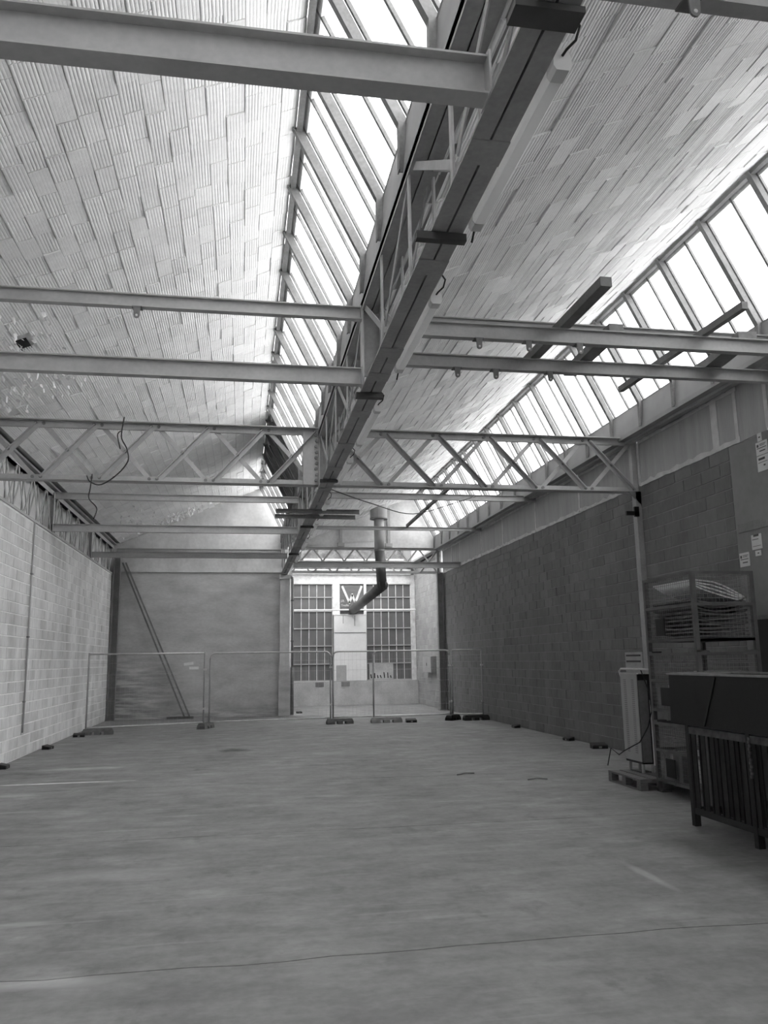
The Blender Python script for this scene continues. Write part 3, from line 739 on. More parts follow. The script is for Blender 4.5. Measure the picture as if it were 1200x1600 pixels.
for x, y, h, lab, m in ((XL+.16, YE-.22, 4.95, 'dark steel column in the left corner behind the fence', M_STEEL_D), (6.64, YG-.1, 4.62, 'dark steel column at the far end of the right wall', M_STEEL_D)):
    t = thing('steel_column', (x, y, 0), lab, 'column')
    MB().ibeam((x, y, .02), (x, y, h), .2, .2, .012, .016).build('shaft', m, t)
    MB().box(x-.15, x+.15, y-.15, y+.15, 0, .02).build('base_plate', m, t)
t = thing('steel_column', (6.73, 12.9, 0), 'grey steel column on the right wall carrying the lattice truss', 'column')
MB().box(6.68, 6.782, 12.83, 12.97, .02, 4.5).build('shaft', M_STEEL_M, t)
MB().box(6.64, 6.783, 12.8, 13.0, 0, .02).build('base_plate', M_STEEL_D, t)
MB().box(6.47, 6.70, 12.78, 12.83, 4.07, 4.14).box(6.62, 6.70, 12.78, 12.83, 4.05, 4.22).build('bracket', M_BLACK, t)
MB().prism([(6.55, 4.50), (6.78, 4.50), (6.78, 4.25)], 12.83, 12.85).build('gusset', M_STEEL_D, t)
# steel profile leaning against the end wall
a, b_ = Vector((-1.75, YE-.18, 0.03)), Vector((-3.78, YE-.09, 4.80))
t = thing('leaning_profile', (a.x, a.y, 0), 'pair of long steel angles leaning against the left end wall', 'steel profile')
for dx in (0, .16):
    MB().angle(a+Vector((dx, 0, 0)), b_+Vector((dx*.6, 0, 0)), .05, .008, (0, -1, 0)).build('angle', M_STEEL_D, t)
MB().channel((-2.25, YE-.28, .04), (-1.45, YE-.28, .04), .08, .06, .008).build('channel', M_STEEL_D, None, label='short steel channel lying on the floor by the end wall', cat='steel profile')
# conduit down the left wall
t = thing('conduit', (XL+.03, 16.5, .45), 'thin grey conduit running down the pale left block wall', 'pipe')
MB().tube((XL+.03, 16.5, .45), (XL+.03, 16.45, 4.42), .016, 8).build('pipe', M_STEEL, t, smooth=True)
for z in (1.0, 2.2, 3.4): MB().box(XL+.008, XL+.05, 16.44, 16.51, z, z+.03).build('clip', M_STEEL_D, t)

# ------------------------------------------------------------------ recess: plinth, painted-over glazing, sign, heater, flue
wb = MB().box(1.4, XR+.2, YB+.2, YB+.4, 0, 6.5).build('wall_back', M_BOARD, kind='structure')
MB().box(1.6, XR-.02, 31.55, YB+.2, 0, .90).build('plinth', M_CONC, wb)
MB().box(1.6, XR-.02, YB-.02, YB+.2, 4.66, 5.02).build('lintel', M_FRAMEW, wb)
MB().box(1.6, XR-.45, YB+.02, YB+.2, 5.24, 6.42).build('dark_upper_wall', M_DARKBRICK, wb)  # upper wall in a darker, mottled brick colour
MB().box(6.60, XR-.02, YB-.05, YB+.15, .90, 4.66).build('white_post', M_FRAMEW, wb)
MB().box(3.46, 3.74, YB-.04, YB+.15, 3.42, 4.66).build('white_post', M_FRAMEW, wb)
MB().box(4.70, 4.80, YB-.04, YB+.15, 3.42, 4.66).build('white_post', M_FRAMEW, wb)
for zz in (5.06, 5.2): MB().tube((1.8, YB-.1, zz), (6.6, YB-.1, zz), .035, 8).build('pipe_run', M_FRAMEW, wb)
MB().tube((1.9, YB-.35, 3.62), (6.72, YB-.35, 3.62), .028, 8).build('pipe_run', M_WHITE, wb)
MB().tube((2.3, YB-.2, 5.60), (6.3, YB-.2, 5.60), .04, 8).build('pipe_run', M_WHITE, wb)
def grid(n, x0, x1, z0, z1, rows, cols):
    G = thing('window_%d' % n, ((x0+x1)/2, YB, z0), kind='structure')
    rz = [z0 + (z1-z0)*r for r in rows]
    for i in range(len(rz)-1):
        for k in range(cols):
            a = x0+(x1-x0)*k/cols; b_ = x0+(x1-x0)*(k+1)/cols
            MB().box(a+.012, b_-.012, YB+.06, YB+.075, rz[i]+.014, rz[i+1]-.014).build('pane', M_PANEGREY, G)
    for k in range(cols+1):
        a = x0+(x1-x0)*k/cols; MB().box(a-.013, a+.013, YB+.03, YB+.09, z0, z1).build('glazing_bar', M_FRAMEW, G)
    for z in rz: MB().box(x0, x1, YB+.015, YB+.09, z-.02, z+.02).build('transom', M_STEEL, G)
    return G
rows = [0, .17, .355, .535, .715, .86, 1.0]
grid(3, 1.62, 3.45, .92, 4.66, rows, 6)
grid(4, 4.80, 6.60, .92, 4.66, rows, 6)
# patched panes at the foot of the right window
for x0, x1, m in ((4.9, 5.85, M_CONC),):
    MB().box(x0, x1, YB+.02, YB+.05, .93, 1.55).build('patch_board', M_CONC, wb)
for i in range(7):
    x = 4.98 + i*.13; h = .08+.2*rng.random()
    MB().bar((x, YB+.012, .98), (x+rng.uniform(-.05, .05), YB+.012, .98+h), .04, .008, (0, -1, 0)).build('paint_mark', M_BLACK, wb)
for x in (2.75, 3.75): MB().box(x, x+.32, 31.535, 31.56, .70, .88).build('rust_stain_plate', M_STEEL_D, wb)
# sign with W
sg = thing('wall_sign', (4.23, YB-.05, 3.66), 'dark striped sign with a big white W and small lettering', 'sign')
MB().box(3.745, 4.695, YB+.0, YB+.03, 3.66, 4.62).build('board', M_SIGN, sg)
def stroke(p, q, w_): return MB().bar((p[0], YB-.012, p[1]), (q[0], YB-.012, q[1]), w_, .02, (0, -1, 0))
pts = [(3.84, 4.58), (4.13, 3.92), (4.24, 4.24), (4.36, 3.92), (4.62, 4.58)]
for p, q in zip(pts, pts[1:]): stroke(p, q, .085).build('letter_stroke', M_FRAMEW, sg)
for p in pts[1:4]:
    MB().tube((p[0], YB-.022, p[1]), (p[0], YB-.002, p[1]), .045, 12).build('letter_joint', M_FRAMEW, sg)
def text(body, x, z, size, parent):
    cu = bpy.data.curves.new('lettering', 'FONT'); cu.body = body; cu.size = size; cu.extrude = .004
    o = bpy.data.objects.new('tmp', cu); COL.objects.link(o)
    dg = bpy.context.evaluated_depsgraph_get(); me = bpy.data.meshes.new_from_object(o.evaluated_get(dg))
    bpy.data.objects.remove(o); me.materials.clear(); me.materials.append(M_FRAMEW); me.name = 'lettering'
    q = bpy.data.objects.new('lettering', me); COL.objects.link(q); place(q, (x, YB-.006, z), parent); q.rotation_euler = (math.pi/2, 0, 0)
text('J.B.', 3.79, 3.96, .12, sg); text('Trolle', 3.79, 3.78, .13, sg)
# heater
ht = thing('heater_cabinet', (4.13, 31.7, .9), 'tall white enamel heater cabinet below the W sign', 'heater')
MB().box(3.48, 4.74, 31.58, YB-.06, 2.75, 3.42).build('upper_panel', M_WHITE, ht)
MB().box(3.48, 4.74, 31.58, YB-.06, .91, 2.735).build('lower_panel', M_WHITE, ht)
MB().box(3.46, 4.76, 31.56, YB-.05, 3.42, 3.45).build('top_edge', M_FRAMEW, ht)
MB().box(3.50, 4.72, 31.565, 31.58, 2.73, 2.755).build('seam', M_STEEL_D, ht)
MB().box(3.56, 3.95, 31.56, 31.582, .92, 1.5).build('rusty_patch', M_STEEL, ht)
MB().box(4.27, 4.31, 31.57, 31.581, 3.0, 3.4).build('drip_stain', M_STEEL, ht); MB().box(3.82, 3.85, 31.57, 31.581, 3.1, 3.4).build('drip_stain', M_STEEL, ht)
# flue
fu = thing('flue_pipe', (4.42, 26.0, 3.4), 'dark steel flue dropping from the ceiling and bending to the heater', 'flue')
zc = EAVE[1] + (4.40-EAVE[0]-BAY)*SL.z/SL.x
MB().tube((4.36, 26, 6.28), (4.36, 26, zc+.12), .285, 28).build('roof_collar', M_FLUE_L, fu, smooth=False)
MB().tube((4.36, 26, 6.25), (4.36, 26, 6.29), .295, 28).build('collar_rim', M_STEEL_D, fu)
MB().tube((4.37, 26, 5.2), (4.36, 26, 6.5), .165, 24).build('upper_pipe', M_FLUE_L, fu, smooth=True)
MB().tube((4.37, 26, 5.19), (4.37, 26, 5.24), .172, 24).build('joint_ring', M_STEEL_D, fu)
MB().tube((4.37, 26, 5.2), (4.44, 26, 3.98), .165, 24).build('lower_pipe', M_FLUE, fu, smooth=True)
MB().tube((4.45, 25.86, 4.06), (4.21, 31.78, 3.60), .168, 24).build('sloping_pipe', M_FLUE, fu, smooth=True)
MB().tube((4.21, 31.72, 3.66), (4.21, 31.72, 3.452), .17, 24).build('heater_spigot', M_FLUE, fu, smooth=True)
# electric box on the recess side wall
t = thing('electric_box', (XR-.1, 29.0, 1.19), 'grey metal electric box on the recess side wall', 'box')
MB().box(XR-.2, XR-.006, 28.5, 29.9, 1.19, 1.78).build('case', M_STEEL_M, t)
dr = MB().box(XR-.212, XR-.2, 28.55, 29.2, 1.22, 1.75).build('door', M_STEEL, t)
MB().box(XR-.212, XR-.2, 29.22, 29.85, 1.22, 1.75).build('door', M_STEEL, t)
MB().box(XR-.225, XR-.211, 29.15, 29.18, 1.45, 1.55).build('latch', M_BLACK, dr)

# ------------------------------------------------------------------ site fence
def fpanel(p, q, label, hb=.16, ht=1.93, rounded=True, wires=True, tag_=False, sag=0.):
    p = Vector((p[0], p[1], 0)); q = Vector((q[0], q[1], 0)); d = (q-p); L_ = d.length; d.normalize()
    t = thing('mesh_fence', tuple((p+q)/2), label, 'fence', 'mesh fence panels')
    P = lambda u, z: p + d*u + Vector((0, 0, z))
    r = .021; MP = M_STEEL_M
    if rounded:
        R_ = .14
        MB().path([P(0, .05), P(0, ht-R_)] , r, 8).build('post', MP, t, smooth=True)
        po = MB().path([P(L_, .05), P(L_, ht-R_)], r, 8).build('post', MP, t, smooth=True)
        arc = [P(R_-R_*math.cos(a), ht-R_+R_*math.sin(a)) for a in [math.pi/2*k/5 for k in range(6)]]
        arc2 = [P(L_-R_+R_*math.cos(a), ht-R_+R_*math.sin(a)) for a in [math.pi/2*(5-k)/5 for k in range(6)]]
        MB().path(arc+arc2, r, 8).build('top_rail', M_GALV, t, smooth=True)
    else:
        for u in (0, L_): po = MB().tube(P(u, .05), P(u, ht+.03), r, 8).build('post', MP, t, smooth=True)
        MB().tube(P(0, ht), P(L_, ht), r, 8).build('top_rail', M_GALV, t, smooth=True)
    MB().path([P(L_*k/8, hb + sag*4*(k/8)*(1-k/8)) for k in range(9)], r*.85, 8).build('bottom_rail', M_GALV, t, smooth=True)
    mb = MB(); n = int(L_/.11)
    for k in range(1, n): mb.tube(P(L_*k/n, hb), P(L_*k/n, ht), .0014, 4, cap=False)
    for z in (.45, .78, 1.1, 1.42, 1.7): mb.tube(P(0, z), P(L_, z), .0022, 4, cap=False)
    mb.build('wire_mesh', M_STEEL, t, kind='stuff')
    for z in (.5, 1.5):
        c = P(L_, z); MB().box(c.x-.03, c.x+.05, c.y-.03, c.y+.03, z-.02, z+.03).build('clamp', M_GALV, po)
    if tag_:
        for u, z, a in ((L_-.42, 1.66, .12), (L_-.28, 1.55, 0)):
            c = P(u, z); MB().bar(c+Vector((-.12, -.01, -.12*a)), c+Vector((.12, -.01, .12*a)), .07, .006, (0, -1, 0)).build('white_tag', M_WHITE, t)
F = [(-3.74, 21.3), (-.98, 22.15), (-.84, 22.28), (2.38, 22.55), (2.46, 22.66), (5.9, 22.98), (3.58, 22.62), (5.78, 22.72), (5.86, 22.76), (6.66, 22.5)]
fpanel(F[0], F[1], 'leftmost mesh fence panel, square corners and two white tags', rounded=False, tag_=True)
fpanel(F[2], F[3], 'long mesh fence panel with rounded corners before the end wall')
fpanel(F[4], F[5], 'mesh fence panel partly behind its right neighbour, before the white heater')
fpanel(F[6], F[7], 'mesh fence panel with rounded corner overlapping in front, before the recess')
fpanel(F[8], F[9], 'narrow fence panel at the right block wall', rounded=False)
def foot(x, y, rz, label, m=M_RUBBER, sx=.72, sy=.24, h=.14):
    o = bpy.data.objects.new('ballast_block', None)
    mb = MB(); a, b_ = sx/2, sy/2; c = .035
    # block tapering upwards with two open slots through the lower half
    xs = [(-a, -a*.42), (-a*.2, a*.2), (a*.42, a)]
    for x0, x1 in xs: mb.add([(x0,-b_,0),(x1,-b_,0),(x1,b_,0),(x0,b_,0),(x0,-b_+.01,h*.5),(x1,-b_+.01,h*.5),(x1,b_-.01,h*.5),(x0,b_-.01,h*.5)], [(3,2,1,0),(4,5,6,7),(0,1,5,4),(1,2,6,5),(2,3,7,6),(3,0,4,7)])
    mb.add([(-a,-b_+.01,h*.5),(a,-b_+.01,h*.5),(a,b_-.01,h*.5),(-a,b_-.01,h*.5),(-a+c,-b_+c,h),(a-c,-b_+c,h),(a-c,b_-c,h),(-a+c,b_-c,h)], [(3,2,1,0),(4,5,6,7),(0,1,5,4),(1,2,6,5),(2,3,7,6),(3,0,4,7)])
    bpy.data.objects.remove(o)
    ob = mb.build('ballast_block', m, None, label=label, cat='fence foot', group='fence feet', keep=True)
    ob.location = (x, y, 0); ob.rotation_euler = (0, 0, rz); return ob
foot(-3.45, 21.25, .06, 'pale rubber fence foot with two slots at the left wall', M_RUBBER)
foot(-.92, 22.2, 1.2, 'fence foot under the joint near the two white tags', M_RUBBER, .6)
foot(2.62, 22.45, .05, 'fence foot in the middle, below the white heater')
foot(3.90, 22.45, .0, 'fence foot with pale notched top before the recess', M_RUBBER_L, .85)
foot(5.82, 22.62, .7, 'dark fence foot before the far dark column', M_BLACK, .45)
foot(6.42, 22.40, .0, 'dark slotted fence foot at the right block wall', M_BLACK, .72)

# bait boxes along the walls
def bait(x, y, rz, label, s=1.):
    a, b_, h = .15*s, .09*s, .09*s
    mb = MB().add([(-a,-b_,0),(a,-b_,0),(a,b_,0),(-a,b_,0),(-a,-b_,h*.6),(a,-b_,h*.6),(a,b_,h),(-a,b_,h)], [(3,2,1,0),(4,5,6,7),(0,1,5,4),(1,2,6,5),(2,3,7,6),(3,0,4,7)])
    t = thing('bait_box', (x, y, 0), label, 'bait box', 'black bait boxes'); t.rotation_euler = (0, 0, rz)
    me = mesh_of(mb, 'base', M_BLACK); o = inst('base', me, (x, y, 0), t); o.location = (0, 0, 0)
    lid = mesh_of(MB().add([(-a*1.04,-b_*1.05,h*.62),(a*1.04,-b_*1.05,h*.62),(a*1.04,b_*1.05,h*1.04),(-a*1.04,b_*1.05,h*1.04),(-a*.95,-b_*.9,h*.8),(a*.95,-b_*.9,h*.8),(a*.95,b_*.9,h*1.2),(-a*.95,b_*.9,h*1.2)], [(3,2,1,0),(4,5,6,7),(0,1,5,4),(1,2,6,5),(2,3,7,6),(3,0,4,7)]), 'lid', M_CABLE)
    o = inst('lid', lid, (x, y, 0), t); o.location = (0, 0, 0)
    op_ = mesh_of(MB().box(-.03*s, .03*s, -b_-.004, -b_+.01, .01, .05*s), 'entry_hole', M_STEEL_D); o = inst('entry_hole', op_, (x, y, 0), t); o.location = (0, 0, 0)
bait(-3.90, 14.9, math.pi/2, 'black bait box at the left picture edge by the wall', .8)
bait(-3.88, 18.0, math.pi/2-.2, 'black bait box at the left wall, halfway to the fence', .8)
bait(-3.78, 20.7, .1, 'black bait box at the left wall beside the first fence foot', .85)
bait(6.62, 19.6, -math.pi/2, 'black bait box at the right wall, just before the fence', .8)
bait(6.62, 16.3, -math.pi/2+.2, 'black bait box in the middle of the right wall', .75)
bait(6.58, 14.75, -.1, 'black bait box nearest the perforated heater on the right', .95)
bait(4.55, 22.25, 0, 'black bait box beside the pale notched fence foot', .95)
bait(1.86, 27.4, .2, 'tiny black bait box near the drain pipe foot', .6)

# ------------------------------------------------------------------ notices on the right wall
def notice(y0, y1, z0, z1, label, lines):
    t = thing('wall_notice', (XR-.02, (y0+y1)/2, z0), label, 'notice', 'paper notices on the right wall')
    sh = MB().box(XR-.02, XR-.014, y0, y1, z0, z1).build('sheet', M_PAPER, t)
    for u0, u1, v, hh in lines:      # u from left (far, high Y) to right
        a = y1-(y1-y0)*u0; b_ = y1-(y1-y0)*u1; z = z0+(z1-z0)*v
        MB().box(XR-.023, XR-.0195, b_, a, z, z+(z1-z0)*hh).build('print', M_PRINT, sh)
txt = [(.1, .25, .62, .2), (.35, .9, .78, .04), (.35, .8, .68, .04), (.1, .9, .5, .05), (.3, .8, .25, .08)]
notice(9.43, 9.52, 4.49, 4.60, 'smallest upper notice above two white sheets on the wall', [(.3, .7, .4, .15)])
notice(9.33, 9.57, 4.30, 4.48, 'upper white sheet with printed lines, high on the right wall', txt)
notice(9.33, 9.57, 4.08, 4.29, 'white sheet with dark title bar, high on the right wall', [(.15, .7, .72, .14), (.1, .9, .55, .03), (.55, .7, .3, .1)])
notice(9.64, 9.86, 3.07, 3.27, 'white notice with black clip at its top edge', [(.25, .75, .86, .14), (.1, .7, .65, .04), (.1, .9, .2, .03)])
notice(9.68, 9.80, 2.98, 3.05, 'tiny white card under the clipped notice', [(.4, .7, .4, .2)])
notice(9.94, 10.16, 2.87, 3.06, 'white sheet with printed lines just above the top cage', txt)

# ------------------------------------------------------------------ stacked mesh cages
def cage(x0, x1, y0, y1, z0, h, label, contents):
    t = thing('mesh_cage', ((x0+x1)/2, (y0+y1)/2, z0), label, 'cage', 'stacked mesh cages')
    lg_ = .13; zb = z0+lg_; zt = z0+h
    for x in (x0, x1):
        for y in (y0, y1):
            sx = 1 if x == x0 else -1; sy = 1 if y == y0 else -1
            MB().box(min(x, x+sx*.05), max(x, x+sx*.05), min(y, y+sy*.05), max(y, y+sy*.05), z0, zt).build('post', M_CAGE, t)
            MB().box(min(x, x+sx*.13), max(x, x+sx*.13), min(y, y+sy*.13), max(y, y+sy*.13), z0, z0+.02).build('foot', M_CAGE, t)
    MB().box(x0, x1, y0, y1, zb, zb+.03).build('floor_panel', M_CAGE, t)
    for nm, zz in (('bottom_rail', zb), ('middle_rail', (zb+zt)/2), ('top_rail', zt-.035)):
        for a in ((x0, x1, y0, y0+.03), (x0, x1, y1-.03, y1)): MB().box(a[0]+.05, a[1]-.05, a[2], a[3], zz, zz+.035).build(nm, M_CAGE, t)
        for a in ((x0, x0+.03), (x1-.03, x1)): MB().box(a[0], a[1], y0+.05, y1-.05, zz, zz+.035).build(nm, M_CAGE, t)
    mb = MB(); s = .05
    n = int((x1-x0)/s)
    for y in (y0+.012, y1-.012):
        for k in range(1, n): mb.tube((x0+k*s, y, zb), (x0+k*s, y, zt), .0025, 4, cap=False)
        z = zb+s
        while z < zt: mb.tube((x0, y, z), (x1, y, z), .0025, 4, cap=False); z += s
    n = int((y1-y0)/s)
    for x in (x0+.012, x1-.012):
        for k in range(1, n): mb.tube((x, y0+k*s, zb), (x, y0+k*s, zt), .0025, 4, cap=False)
        z = zb+s
        while z < zt: mb.tube((x, y0, z), (x, y1, z), .0025, 4, cap=False); z += s
    mb.build('wire_mesh', M_STEEL_D, t, kind='stuff')
    MB().box(x0-.004, x0+.002, y1-.5, y1-.28, zb+.08, zb+.30).build('label_plate', M_HOPPER, t)
    return zb+.03
CX0, CX1, CY0, CY1 = 5.21, 6.02, 8.80, 10.0
z1 = cage(CX0, CX1, CY0, CY1, 0, .86, 'bottom mesh cage of the stack, standing on the floor', None)
z2 = cage(CX0, CX1, CY0, CY1, .86, .86, 'middle mesh cage of the stack, behind the hopper rim', None)
z3 = cage(CX0, CX1, CY0, CY1, 1.72, .95, 'top mesh cage of the stack, full of drooping white sheets', None)
# drooping stacked sheets in the top cage
def sheet(y0, y1, x0, x1, fz, th, m, label):
    n = 12; vs = []; fs = []
    for i in range(n+1):
        v = i/n; x = x0+(x1-x0)*v; z = fz(v)
        for y in (y0, y1): vs += [(x, y, z), (x, y, z+th)]
    for i in range(n):
        k = 4*i
        fs += [(k, k+4, k+6, k+2), (k+1, k+3, k+7, k+5), (k, k+1, k+5, k+4), (k+2, k+6, k+7, k+3)]
    fs += [(0, 2, 3, 1), (4*n, 4*n+1, 4*n+3, 4*n+2)]
    MB().add(vs, fs).build('drooping_sheet', m, None, label=label, cat='sheet', group='sheets in the top cage')
ORD = ['lowest', 'second lowest', 'third from below', 'fourth from below', 'fifth from below', 'sixth from below', 'seventh from below', 'eighth from below', 'ninth from below', 'uppermost dark']
for i in range(10):
    sheet(CY0+.07+.01*(i % 3), CY1-.10, CX0+.07, CX1-.07, lambda v, i=i: z3+.015+i*.042+.075*(2*v-.9)**2*i/10+.006*math.sin(7*v+i*2), .02, M_SHEET, 'dark sagging sheet in the top cage, %s one of the pile' % ORD[i])
wt = lambda v: 2.585 - .24*max(0, v-.3)**1.6/.7**1.6
wb_ = lambda v: 2.50 - .19*min(1, v*1.25)**.8 + .02*v
for i in range(4):
    u0 = i/4
    sheet(CY0+.07, CY1-.3+.05*i, CX0+.07, CX1-.07, lambda v, u=u0: wb_(v)+(wt(v)-wb_(v))*u + .0, .018, M_WHITE, 'white curved sheet atop the top cage, %s of four' % ['lowest', 'second', 'third', 'highest'][i])
MB().add([], [])
# cartons in the two lower cages
for x0, x1, y0, y1, z, h, lab in ((5.27, 5.7, 9.45, 9.9, z1, .35, 'carton in the far end of the bottom cage'), (5.3, 5.9, 8.9, 9.35, z1, .42, 'carton in the near end of the bottom cage'), (5.27, 5.75, 9.3, 9.92, z2, .30, 'low carton in the far end of the middle cage'), (5.32, 5.9, 8.88, 9.25, z2, .48, 'tall carton in the near end of the middle cage')):
    t = thing('carton', ((x0+x1)/2, (y0+y1)/2, z), lab, 'carton', 'cartons in the cages')
    MB().box(x0, x1, y0, y1, z, z+h).build('body', M_CARTON, t)
    MB().box(x0-.002, x1+.002, (y0+y1)/2-.03, (y0+y1)/2+.03, z+.05, z+h+.002).build('tape', M_STEEL, t)
# small panel standing on the wall side between column and cage
t = thing('switch_board', (6.7, 13.2, 1.28), 'small grey switch board on the right wall behind the perforated heater', 'switch board')
MB().box(6.66, 6.785, 12.98, 13.6, 1.28, 1.75).build('case', M_STEEL_M, t)
for z in (1.58, 1.68): MB().box(6.652, 6.662, 13.03, 13.55, z, z+.03).build('slot', M_BLACK, t)

# ------------------------------------------------------------------ pallet with mobile heater
pl = thing('wooden_pallet', (5.35, 10.55, 0), 'low wooden pallet on the floor under the perforated heater', 'pallet')
PX0, PX1, PY0, PY1 = 5.00, 5.80, 10.02, 10.95
for k in range(5):
    x = PX0 + k*.165; MB().box(x, x+.14, PY0, PY1, .12, .142).build('deck_board', M_WOOD, pl)
for k in range(3):
    y = PY0 + k*(PY1-PY0-.10)/2
    MB().box(PX0, PX1, y, y+.10, .10, .12).build('stringer_board', M_WOOD, pl)
    for x in (PX0, (PX0+PX1)/2-.05, PX1-.1): MB().box(x, x+.10, y, y+.10, .02, .10).build('block', M_WOOD, pl)
for x in (PX0, (PX0+PX1)/2-.05, PX1-.1): MB().box(x, x+.1, PY0, PY1, 0, .02).build('bottom_board', M_WOOD, pl)
hx0, hx1, hy0, hy1, hz0, hz1 = 5.28, 5.50, 10.5, 10.98, .26, 1.46
mh = thing('mobile_heater', ((hx0+hx1)/2, (hy0+hy1)/2, .142), 'tall white perforated heater with tube handle standing on the pallet', 'heater')
MB().box(hx0+.012, hx1, hy0, hy1, hz0, hz1-.02).build('case', M_HOPPER, mh)
sc_ = MB().box(hx0, hx0+.012, hy0-.004, hy1, hz0+.03, hz1).build('side_cover', M_HEATER, mh)
MB().box(hx0, hx0+.03, hy0-.006, hy1, hz1-.02, hz1).build('top_edge', M_WHITE, mh)
slot_me = mesh_of(MB().box(-.002, .002, -.035, .035, -.006, .006), 'vent_slot', M_STEEL_D)
for k in range(38):
    z = hz0+.14+k*.026
    for y in (hy0+.12, hy1-.13): inst('vent_slot', slot_me, (hx0-.001, y, z), sc_)
MB().box(hx1-.05, hx1+.005, hy0-.012, hy0, hz0-.02, 1.1).build('front_strip', M_WHITE, mh)
MB().box(hx0+.02, hx1-.07, hy0-.006, hy0, hz0+.02, hz1-.1).build('front_grille', M_STEEL_D, mh)
MB().path([(hx0+.02, hy1, hz1-.08), (hx0+.0, hy1+.02, hz1+.02), (hx0+.02, hy1, hz1+.05), (hx0+.02, hy0+.02, hz1+.05), (hx0+.05, hy0-.02, hz1+.05), (hx1-.05, hy0-.06, hz1+.04), (hx1-.02, hy0-.07, hz1-.02), (hx1-.02, hy0-.06, hz1-.3)], .014, 8).build('handle', M_GALV, mh, smooth=True)
for x, y in ((hx0+.04, hy0+.05), (hx1-.04, hy0+.05), (hx0+.04, hy1-.06), (hx1-.04, hy1-.06)): MB().tube((x, y, .142), (x, y, hz0), .022, 8).build('leg', M_STEEL, mh)
MB().path([(hx0+.06, hy0-.02, hz1+.05), (hx1-.06, hy0-.03, 1.2), (hx1-.05, hy0-.04, .95), (hx0+.1, hy0-.05, .75), (hx0-.02, hy0-.02, .55), (hx0-.06, hy1-.1, .40), (hx0-.10, hy1-.02, .34), (hx0-.16, hy1+.1, .42), (hx0-.2, hy1+.15, .18)], .008, 6).build('power_cord', M_CABLE, mh, smooth=True)

# ------------------------------------------------------------------ slatted rack with dark hopper on it
RX0, RX1, RY0, RY1 = 4.50, 5.15, 6.0, 7.95
rk = thing('slatted_rack', ((RX0+RX1)/2, (RY0+RY1)/2, 0), 'dark steel rack with upright slats on the floor under the hopper', 'rack')
MB().box(RX0, RX0+.05, RY0, RY1, .90, .97).build('top_rail', M_RACKEDGE, rk); MB().box(RX1-.05, RX1, RY0, RY1, .90, .97).build('top_rail', M_RACK, rk)
MB().box(RX0, RX0+.05, RY0, RY1, .12, .18).build('bottom_rail', M_RACK, rk); MB().box(RX1-.05, RX1, RY0, RY1, .12, .18).build('bottom_rail', M_RACK, rk)
for y in (RY0, RY1-.05):
    MB().box(RX0+.05, RX1-.05, y, y+.05, .90, .97).build('cross_rail', M_RACK, rk); MB().box(RX0+.05, RX1-.05, y, y+.05, .12, .18).build('cross_rail', M_RACK, rk)
for x in (RX0, RX1-.06):
    for y in (RY0, RY1-.06, 6.86): MB().box(x-.004, x+.06, y, y+.06, 0, .985).build('leg', M_RACK, rk)
for k in range(11):
    y = RY0 + .14 + k*.165
    MB().box(RX0+.01, RX0+.02, y, y+.075, .18, .90).box(RX0-.006, RX0+.03, y+.075, y+.085, .18, .90).build('slat', M_RACK, rk)
MB().box(RX0+.3, RX0+.32, RY0, RY1, .10, .90).build('back_panel', M_HOPPER, rk)
mb = MB()
for k in range(12): mb.box(RX0-.03, RX0-.015, 6.83-.01*(k % 2), 6.85+.01*((k+1) % 2), .60+k*.03, .625+k*.03)
mb.build('chain', M_RACKEDGE, rk)
hp = thing('tipping_hopper', (5.0, 7.0, .985), 'big dark steel hopper with a pale worn rim at the right edge', 'hopper')
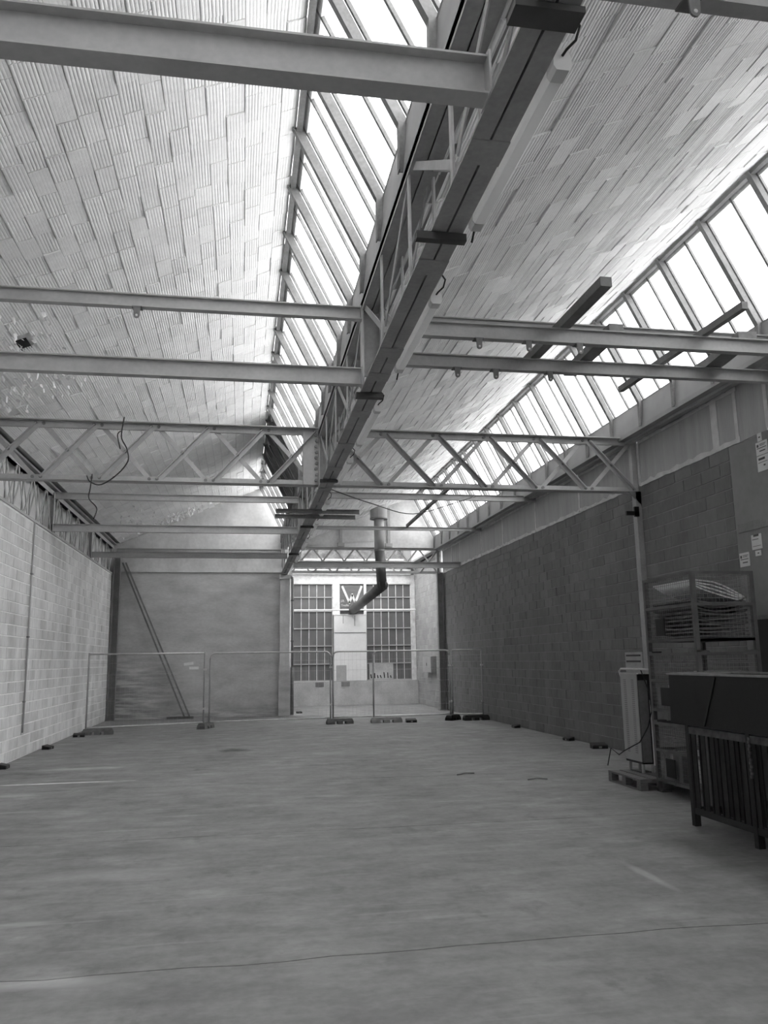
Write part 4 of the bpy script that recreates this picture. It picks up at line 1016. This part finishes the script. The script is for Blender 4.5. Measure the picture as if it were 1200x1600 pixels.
def wall4(pts, th, m, nm):
    a = [Vector(p) for p in pts]; n = (a[1]-a[0]).cross(a[3]-a[0]).normalized()*th
    MB().add([*a, *[p+n for p in a]], [(0,1,2,3),(7,6,5,4),(0,4,5,1),(1,5,6,2),(2,6,7,3),(3,7,4,0)]).build(nm, m, hp)
hx = (4.40, 5.12); hyb = (5.1, 8.10); hyt = (5.0, 8.02); zb, zt = .99, 1.49
wall4([(hx[0]+.03, hyb[0], zb), (hx[0]+.03, hyb[1], zb), (hx[0], hyt[1], zt), (hx[0], hyt[0], zt)], .012, M_HOPPER, 'side_wall')
wall4([(hx[1], hyb[0], zb), (hx[1], hyb[1], zb), (hx[1], hyt[1], zt), (hx[1], hyt[0], zt)], .012, M_HOPPER, 'side_wall')
wall4([(hx[0]+.03, hyb[1], zb), (hx[1], hyb[1], zb), (hx[1], hyt[1], zt), (hx[0], hyt[1], zt)], .012, M_HOPPER, 'end_wall')
wall4([(hx[0]+.03, hyb[0], zb), (hx[1], hyb[0], zb), (hx[1], hyt[0], zt), (hx[0], hyt[0], zt)], .012, M_HOPPER, 'end_wall')
MB().box(hx[0]+.03, hx[1], hyb[0], hyb[1], zb, zb+.012).build('floor_plate', M_HOPPER, hp)
MB().box(hx[0]-.025, hx[0]+.015, hyt[0], hyt[1], zt, zt+.02).build('rim', M_RIM, hp); MB().box(hx[1]-.02, hx[1]+.02, hyt[0], hyt[1], zt, zt+.02).build('rim', M_RIM, hp)
MB().box(hx[0]+.015, hx[1]-.02, hyt[1]-.03, hyt[1]+.01, zt, zt+.02).build('rim', M_RIM, hp)
MB().bar((hx[0]+.026, 7.46, zb+.02), (hx[0]-.004, 7.16, zt-.01), .025, .014, (1, 0, 0)).build('seam_rib', M_BLACK, hp)

# small splinters on the floor
for x, y, a, l, lab in ((3.28, 12.1, .3, .30, 'thin dark splinter on the bare floor, left of two'), (4.1, 11.3, -.1, .28, 'thin dark splinter on the bare floor, right of two')):
    MB().path([(x-l/2*math.cos(a), y-l/2*math.sin(a), .008), (x, y+.02, .02), (x+l/2*math.cos(a), y+l/2*math.sin(a), .008)], .009, 5).build('wood_splinter', M_WOOD, None, label=lab, cat='splinter', group='splinters on the floor')
